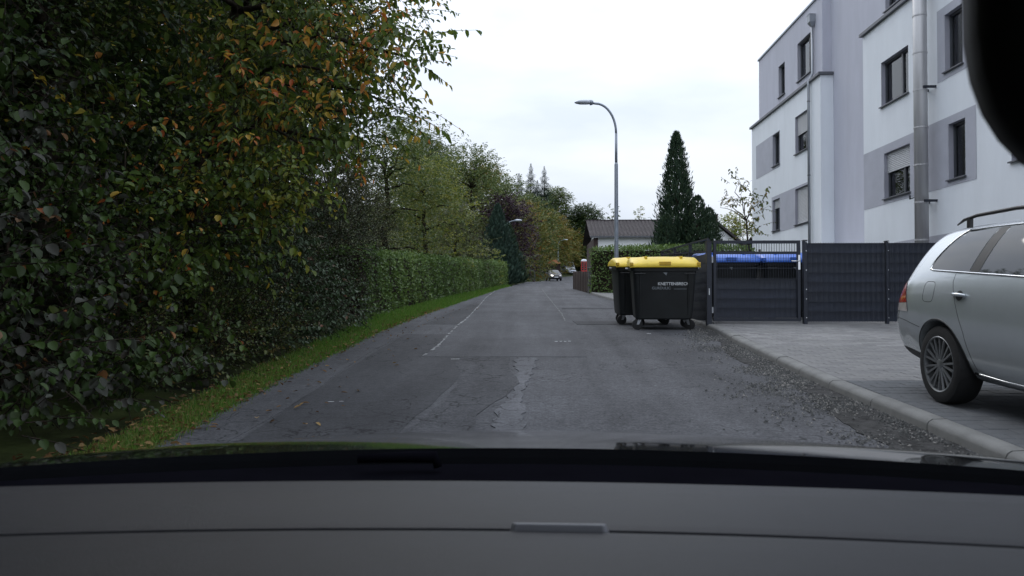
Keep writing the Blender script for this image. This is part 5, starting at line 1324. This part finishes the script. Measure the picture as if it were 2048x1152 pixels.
def estate(name, label, cat, body_mat, rails=True, grp=None, letter=False, lights_on=False):
    t = thing(name, label, cat, group=grp)
    o = loft_body(EST)
    me = cut(o, [(.85, .315), (3.46, .315)], .365, .80)
    body = link('body', me, body_mat, t)
    sk = Skin(me)
    for sg in (1, -1):
        f = lambda y, z, s=sg: sk.side(y, z, .004, s)
        # side windows, one pane each
        belt = lambda y: 1.085 - .030 * (y - .6)
        rtop = lambda y: 1.405 + .02 * min(1, (y - .8)) - max(0, y - 2.2) ** 2 * .12
        link_p = lambda lo, hi, nm, mm, nu=12, ff=f: patch(ff, lo, hi, nu, 6).build(nm, mm, t, smooth=True)
        link_p([(.60, belt(.6)), (1.19, belt(1.19))], [(.62, 1.18), (.80, rtop(.85)), (1.24, rtop(1.24))], 'side_window', M['glass'])
        link_p([(1.20, belt(1.2)), (1.32, belt(1.32))], [(1.25, rtop(1.25)), (1.37, rtop(1.37))], 'pillar_trim', M['plastic'], 3)
        link_p([(1.33, belt(1.33)), (2.12, belt(2.12))], [(1.38, rtop(1.38)), (2.10, rtop(2.1))], 'side_window', M['glass'])
        link_p([(2.13, belt(2.13)), (2.27, belt(2.27))], [(2.11, rtop(2.11)), (2.22, rtop(2.22))], 'pillar_trim', M['plastic'], 3)
        link_p([(2.28, belt(2.28)), (3.22, belt(3.22))], [(2.23, rtop(2.23)), (2.6, rtop(2.6)), (3.0, 1.17), (3.2, belt(3.22) + .02)], 'side_window', M['glass'])
        # bright window surround
        ol = [(3.24, belt(3.24)), (2.0, belt(2.0)), (1.2, belt(1.2)), (.64, belt(.64)), (.585, belt(.6) + .015), (.60, belt(.6) + .05), (.615, 1.19), (.71, 1.33), (.80, rtop(.85) + .006), (1.1, rtop(1.1) + .012), (2.0, rtop(2.0) + .012), (2.5, rtop(2.5) + .01)]
        trim(lambda y, z, s=sg: sk.side(y, z, .003, s), ol, .0085, 90).build('window_trim', M['chrome'], t, smooth=True)
        trim(lambda y, z, s=sg: sk.side(y, z, .0, s), [(1.25, .30), (1.6, .285), (3.08, .285)], .011, 30).build('sill_trim', M['chrome'], t, smooth=True)
        # panel gaps
        for pl in ([(1.30, .33), (1.22, .62), (1.10, .85), (1.02, 1.0), (1.02, 1.06)], [(2.2, .3), (2.2, .7), (2.19, 1.03)], [(3.28, .33), (3.27, .7), (3.25, .96)], [(.05, .66), (.30, .64), (.56, .60)]):
            trim(lambda y, z, s=sg: sk.side(y, z, -.0015, s), pl, .0035, 24, 5).build('panel_gap', M['gap'], body)
        trim(lambda y, z, s=sg: sk.side(y, z, -.003, s), [(.10, .985), (1.0, .955), (2.2, .93), (3.4, .90)], .003, 50, 5).build('crease_shade_line', M['gap'], body, smooth=True)  # dark line painted for the shade along the body crease
        # fuel flap outline
        if sg > 0:
            c = [( .69 + .085 * math.copysign(abs(math.cos(q)) ** .5, math.cos(q)), .905 + .085 * math.copysign(abs(math.sin(q)) ** .5, math.sin(q))) for q in np.linspace(0, 2 * math.pi, 25)]
            trim(lambda y, z: sk.side(y, z, -.002, 1), c, .0035, 48, 5).build('fuel_flap_gap', M['gap'], body)
        # door handles: recess and bright grip
        for hy in (1.16, 2.36):
            p0, p1 = sk.side(hy - .09, .90, .012, sg), sk.side(hy + .09, .895, .012, sg); pm_ = sk.side(hy, .898, .034, sg)
            hd_ = MB().tube([p0, p0.lerp(pm_, .6), pm_, p1.lerp(pm_, .6), p1], [.010, .014, .015, .014, .010], 8).build('door_handle', body_mat, t, smooth=True)
            c = [(hy + .05 * math.cos(q), .89 + .04 * math.sin(q)) for q in np.linspace(0, math.pi, 7)]; c2 = [(hy + .05 * math.cos(q), .89 - .04 * math.sin(q)) for q in np.linspace(0, math.pi, 7)]
            patch(lambda y, z, s=sg: sk.side(y, z, .002, s), c, c2, 6, 3).build('handle_recess', M['plastic'], hd_)
        # tail lamp: red above, clear below
        tlm = patch(lambda y, z, s=sg: sk.side(y, z, .006, s), [(.035, .80), (.14, .79), (.33, .80)], [(.085, .985), (.14, .985), (.24, .965)], 6, 5).build('tail_lamp', M['redlens'], t, smooth=True)
        patch(lambda y, z, s=sg: sk.side(y, z, .006, s), [(.03, .735), (.14, .72), (.36, .72)], [(.035, .797), (.14, .787), (.33, .797)], 6, 3).build('reversing_lens', M['clearlens'], tlm, smooth=True)
        # bumper lower band
        patch(lambda y, z, s=sg: sk.side(y, z, .004, s), [(.06, .34), (.5, .27)], [(.03, .40), (.54, .36)], 8, 2).build('bumper_band', M['plastic'], t)
        # wheel-arch lips
        for wy in (.85, 3.46):
            pts = []
            for q in np.linspace(R(-8), R(188), 30):
                p = sk.side(wy + .372 * math.cos(q), .315 + .372 * math.sin(q), .0, sg)
                if p: pts.append(p)
            MB().tube(pts, .005, 6).build('arch_lip', M['plastic'], body, smooth=True)
            make_wheel(t, sg * .765, wy, .318, sg)
        if rails:
            rl = [Vector((sg * .60, y, z)) for y, z in ((.62, 1.462), (.72, 1.50), (.9, 1.525), (1.4, 1.548), (2.0, 1.543), (2.4, 1.515), (2.58, 1.465))]
            r_o = MB().tube(rl, [.006, .013, .015, .015, .015, .013, .006], 8).build('roof_rail', M['plastic'], t, smooth=True)
            for y, z in ((.80, 1.49), (1.62, 1.53), (2.42, 1.50)): MB().box(sg * .60 - .014, sg * .60 + .014, y - .022, y + .022, z - .06, z + .025).build('rail_foot', M['plastic'], r_o)
        # mirror
        mz_ = MB().loft([[(sg * (.86 + a), 3.0 + d * math.cos(q), 1.05 + h * math.sin(q)) for q in np.linspace(0, 2 * math.pi, 11)[:-1]] for a, d, h in ((0, .02, .02), (.03, .06, .05), (.09, .08, .07), (.19, .07, .06), (.215, .03, .03))]).build('door_mirror', body_mat, t, smooth=True)
        # head lamp
        e = lambda x, z: sk.end(x, z, .006, True)
        patch(e, [(sg * .42, .62), (sg * .66, .66)], [(sg * .44, .72), (sg * .68, .78)], 6, 4).build('headlight', M['lamp_on'] if lights_on and sg > 0 else M['clearlens'], t, smooth=True)
    e = lambda x, z: sk.end(x, z, .005, True)
    patch(e, [(-.60, 1.06), (.60, 1.06)], [(-.53, 1.40), (.53, 1.40)], 14, 8).build('windscreen', M['glass'], t, smooth=True)
    patch(e, [(-.36, .60), (.36, .60)], [(-.38, .70), (.38, .70)], 10, 3).build('grille', M['plastic'], t)
    patch(lambda x, z: sk.end(x, z, .012, True), [(-.26, .43), (.26, .43)], [(-.26, .53), (.26, .53)], 6, 2).build('number_plate', M['printed'], t)
    patch(e, [(-.50, .34), (.50, .34)], [(-.50, .41), (.50, .41)], 10, 2).build('air_intake', M['plastic'], t)
    g = lambda x, z: sk.end(x, z, .005, False)
    patch(g, [(-.56, 1.10), (.56, 1.10)], [(-.5, 1.38), (.5, 1.38)], 12, 6).build('rear_window', M['glass'], t, smooth=True)
    if letter:
        lo = link('lettering', text_mesh('S', .13), M['printed'], t)
        p = sk.side(2.02, .76, .006, 1); lo.location = (p.x, 2.02, .70); lo.rotation_euler = (R(90), 0, R(90))
    return t
TILT = math.atan(S)
car = estate('parked_estate_car', 'silver estate car with roof rails parked on the paving at the frame edge', 'car', M['silver'], letter=True)
CX, CY = 4.30, 7.56
car.scale = (1.035,) * 3
car.location = (CX, CY, float(gz(CY)) + PAVZ); car.rotation_euler = (-TILT, 0, math.pi + R(.6))
c2 = estate('oncoming_car', 'dark grey car with a lit headlight coming round the far bend', 'car', M['darkpaint'], rails=False, lights_on=True)
c2.location = (2.35, 108, float(gz(108))); c2.rotation_euler = (-.03, 0, math.pi + R(8))
c3 = estate('parked_car', 'slate blue car parked in front of the white van', 'car', M['bluepaint'], rails=False)
c3.location = (5.2, 139, float(gz(139))); c3.rotation_euler = (-.06, 0, math.pi + R(20))
c4 = estate('parked_car', 'dark car with pale roof half hidden behind the board fence', 'car', M['darkpaint'], rails=False)
c4.location = (3.9, 51.5, g1(3.9, 49)); c4.rotation_euler = (-TILT, 0, math.pi + R(-4))
VAN = [(-.02, .4, .9, 1.2, .6, .7, .68, .5), (.04, .3, 1.1, 2.0, .8, .88, .86, .66), (.2, .25, 1.15, 2.2, .82, .93, .9, .74), (1.5, .22, 1.15, 2.26, .84, .95, .92, .78), (3.2, .22, 1.15, 2.25, .84, .95, .92, .78), (3.7, .22, 1.14, 2.12, .84, .95, .9, .74), (4.2, .22, 1.10, 1.62, .84, .94, .88, .74), (4.5, .23, 1.02, 1.22, .82, .92, .84, .70), (4.85, .26, .86, 1.0, .78, .86, .74, .6), (5.0, .34, .7, .8, .66, .72, .62, .5)]
vn = thing('delivery_van', 'white van parked at the far road bend beside the wooden shed', 'van')
me = cut(loft_body(VAN), [(1.0, .33), (4.05, .33)], .38, .85)
vb = link('body', me, M['whitepaint'], vn); sk = Skin(me)
e = lambda x, z: sk.end(x, z, .006, True)
patch(e, [(-.68, 1.28), (.68, 1.28)], [(-.60, 2.02), (.60, 2.02)], 12, 8).build('windscreen', M['glass'], vn, smooth=True)
for sg in (-1, 1):
    patch(e, [(sg * .48, .80), (sg * .70, .84)], [(sg * .50, .95), (sg * .72, 1.0)], 5, 4).build('headlight', M['clearlens'], vn, smooth=True)
    patch(lambda y, z, s=sg: sk.side(y, z, .005, s), [(3.2, 1.2), (4.2, 1.2)], [(3.2, 1.8), (3.85, 1.75)], 8, 5).build('side_window', M['glass'], vn, smooth=True)
    for wy in (1.0, 4.05): make_wheel(vn, sg * .82, wy, .33, sg)
patch(e, [(-.4, .62), (.4, .62)], [(-.4, .74), (.4, .74)], 8, 3).build('grille', M['plastic'], vn)
vn.location = (6.0, 148, float(gz(148))); vn.rotation_euler = (-.06, 0, math.pi + R(10))

# ------------------------------------------------------------------ own car: dashboard, cowl, bonnet, mirror (origin on the road under the camera)
own = thing('car_front', 'dark car interior with grey dashboard and glossy bonnet along the bottom edge', 'car', (0, 1.27 * math.sin(TILT), 1.27 * (1 - math.cos(TILT))), (TILT, 0, R(-1.5)))
M['dash'] = mat('dashboard_plastic', (0.012, 0.013, 0.018), 0.5, 0.08, 30, bump=0.2, bscale=900, spec=0.24)
M['dashcap'] = mat('dashboard_sensor_cap', (0.17, 0.175, 0.195), 0.5, 0.04, 30, spec=0.4)
M['cowl'] = mat('cowl_black', (0.004, 0.004, 0.006), 0.9, 0.1, 12, spec=0.0)
M['bonnet'] = mat('bonnet_paint', (0.010, 0.011, 0.013), 0.10, 0.1, 6, coat=1.0, metal=0.0, bump=0.02, bscale=9)
M['mirror'] = mat('mirror_black', (0.004, 0.004, 0.004), 0.6, 0.1, 12, spec=0.2)
xs_ = np.linspace(-.78, .78, 61)
def sheet(prof, nm, mt, bev=None, smooth_=True):
    """prof(x) -> list of (y,z); a thick shell across the car"""
    rings = [[(x, y, z) for y, z in prof(x)] for x in xs_]
    return MB().loft(rings, cap=True, closed=True).build(nm, mt, own, angle=35)
yf_ = lambda x: .80 - .25 * x * x
zf_ = lambda x: 1.048 + .03 * x * x
yg_ = lambda x: .60 - .17 * x * x
def far_panel(x):
    a, g_ = yf_(x), yg_(x) + .005
    return [(a, zf_(x) - .09), (a + .004, zf_(x) - .012), (a - .004, zf_(x) - .002), (a - .02, zf_(x)), (a * .6 + g_ * .4, zf_(x) + .010), (g_ + .012, 1.0625), (g_ + .003, 1.061), (g_, 1.056), (g_, .95)]
def near_panel(x):
    g_ = yg_(x) - .004
    return [(g_, .95), (g_, 1.057), (g_ - .004, 1.0645), (g_ - .012, 1.066), (g_ - .05, 1.0685), (.50 - .16 * x * x, 1.070), (.42 - .14 * x * x, 1.066), (.37 - .13 * x * x, 1.045), (.345 - .12 * x * x, .99), (.34 - .12 * x * x, .80), (.40, .80)]
dashb = sheet(far_panel, 'dashboard', M['dash'])
npan = MB().loft([[(x, y, z) for y, z in near_panel(x)] for x in xs_]).build('dashboard_panel', M['dash'], dashb, angle=35)
cap_ = [(-.031, 0), (.043, 0)]
MB().add([(-.031, .592, 1.060), (.041, .592, 1.060), (.045, .604, 1.060), (-.034, .604, 1.060), (-.029, .594, 1.070), (.039, .594, 1.070), (.042, .602, 1.068), (-.032, .602, 1.068)], [(4,5,6,7),(0,1,5,4),(1,2,6,5),(2,3,7,6),(3,0,4,7)]).build('sensor_cap', M['dashcap'], dashb, bevel=.0015)
def cowl(x):
    a = 1.13 - .22 * x * x
    return [(yf_(x) - .01, .93), (yf_(x) + .006, 1.018 + .02 * x * x), (yf_(x) + .05, 1.012 + .02 * x * x), (a - .1, .985), (a, .978), (a + .02, .93), (a, .85)]
sheet(cowl, 'windscreen_cowl', M['cowl'])
MB().tube([(-.27, 1.05, 1.003), (-.20, 1.06, 1.004), (-.165, 1.065, 1.003), (-.16, 1.06, .99)], [.006, .008, .009, .006], 8).build('wiper_arm', M['cowl'], own, smooth=True)
xs_ = np.linspace(-.95, .95, 71)
def bonnet(x):
    d = .006 * (x / .8) ** 2 + .5 * max(0, abs(x) - .84) ** 1.5; k = 1.15 - .21 * x * x
    base = [(0, .95), (0.0005, .9965), (.10, .983), (.20, .968), (.40, .934), (.60, .895), (.80, .851), (1.0, .801), (1.12, .757), (1.2, .69), (1.22, .60)]
    sc_ = 1 - .10 * x * x
    return [(k - .0, .80 - d)] + [(k + y * sc_, z - d) for y, z in base] + [(k + 1.1 * sc_, .55)]
sheet(bonnet, 'bonnet', M['bonnet'])
# rear-view mirror housing at the upper right
mr = []
for yv, s in ((.395, .6), (.385, .86), (.37, .97), (.35, 1.0), (.335, .97), (.325, .88)):
    mr.append([(.314 + s * .13 * math.copysign(abs(math.cos(q)) ** .7, math.cos(q)), yv, 1.40 + s * .11 * math.copysign(abs(math.sin(q)) ** .7, math.sin(q))) for q in np.linspace(0, 2 * math.pi, 41)[:-1]])
mh = MB().loft(mr).build('mirror_housing', M['mirror'], own, smooth=True)
MB().tube([(.322, .39, 1.42), (.322, .42, 1.48), (.322, .44, 1.56)], [.02, .016, .022], 10).build('mirror_stem', M['mirror'], mh, smooth=True)

# unseen roof over the front seats, brought forward to shade the dashboard
M['liner'] = mat('headliner_cloth', (0.16, 0.16, 0.165), 0.95, 0.06, 20, spec=0.1)
rings = []
for yv, zc in ((.55, 1.525), (.53, 1.555), (.2, 1.615), (-.4, 1.655), (-1.2, 1.65), (-1.9, 1.60)):
    rings.append([(x, yv - .10 * x * x, zc - .08 * x * x) for x in np.linspace(-.66, .66, 15)] + [(x, yv - .10 * x * x, zc + .035 - .08 * x * x) for x in np.linspace(.66, -.66, 15)])
MB().loft(rings).build('roof_panel', M['liner'], own, smooth=True)

for sg in (-1, 1):
    MB().loft([[(sg * (x + dx), y + dy, z) for dx, dy in ((-.035, -.03), (.035, -.03), (.035, .04), (-.035, .04))] for x, y, z in ((.80, .86, .95), (.77, .76, 1.15), (.71, .60, 1.38), (.66, .47, 1.53))]).build('windscreen_pillar', M['liner'], own, bevel=.01)
    MB().loft([[(sg * x, y, z) for x, z in ((.78, .45), (.74, .75), (.76, 1.0), (.80, 1.04), (.86, 1.03), (.90, .8), (.88, .45))] for y in (-1.1, .1, .74)]).build('door_panel', M['dash'], own, angle=40)
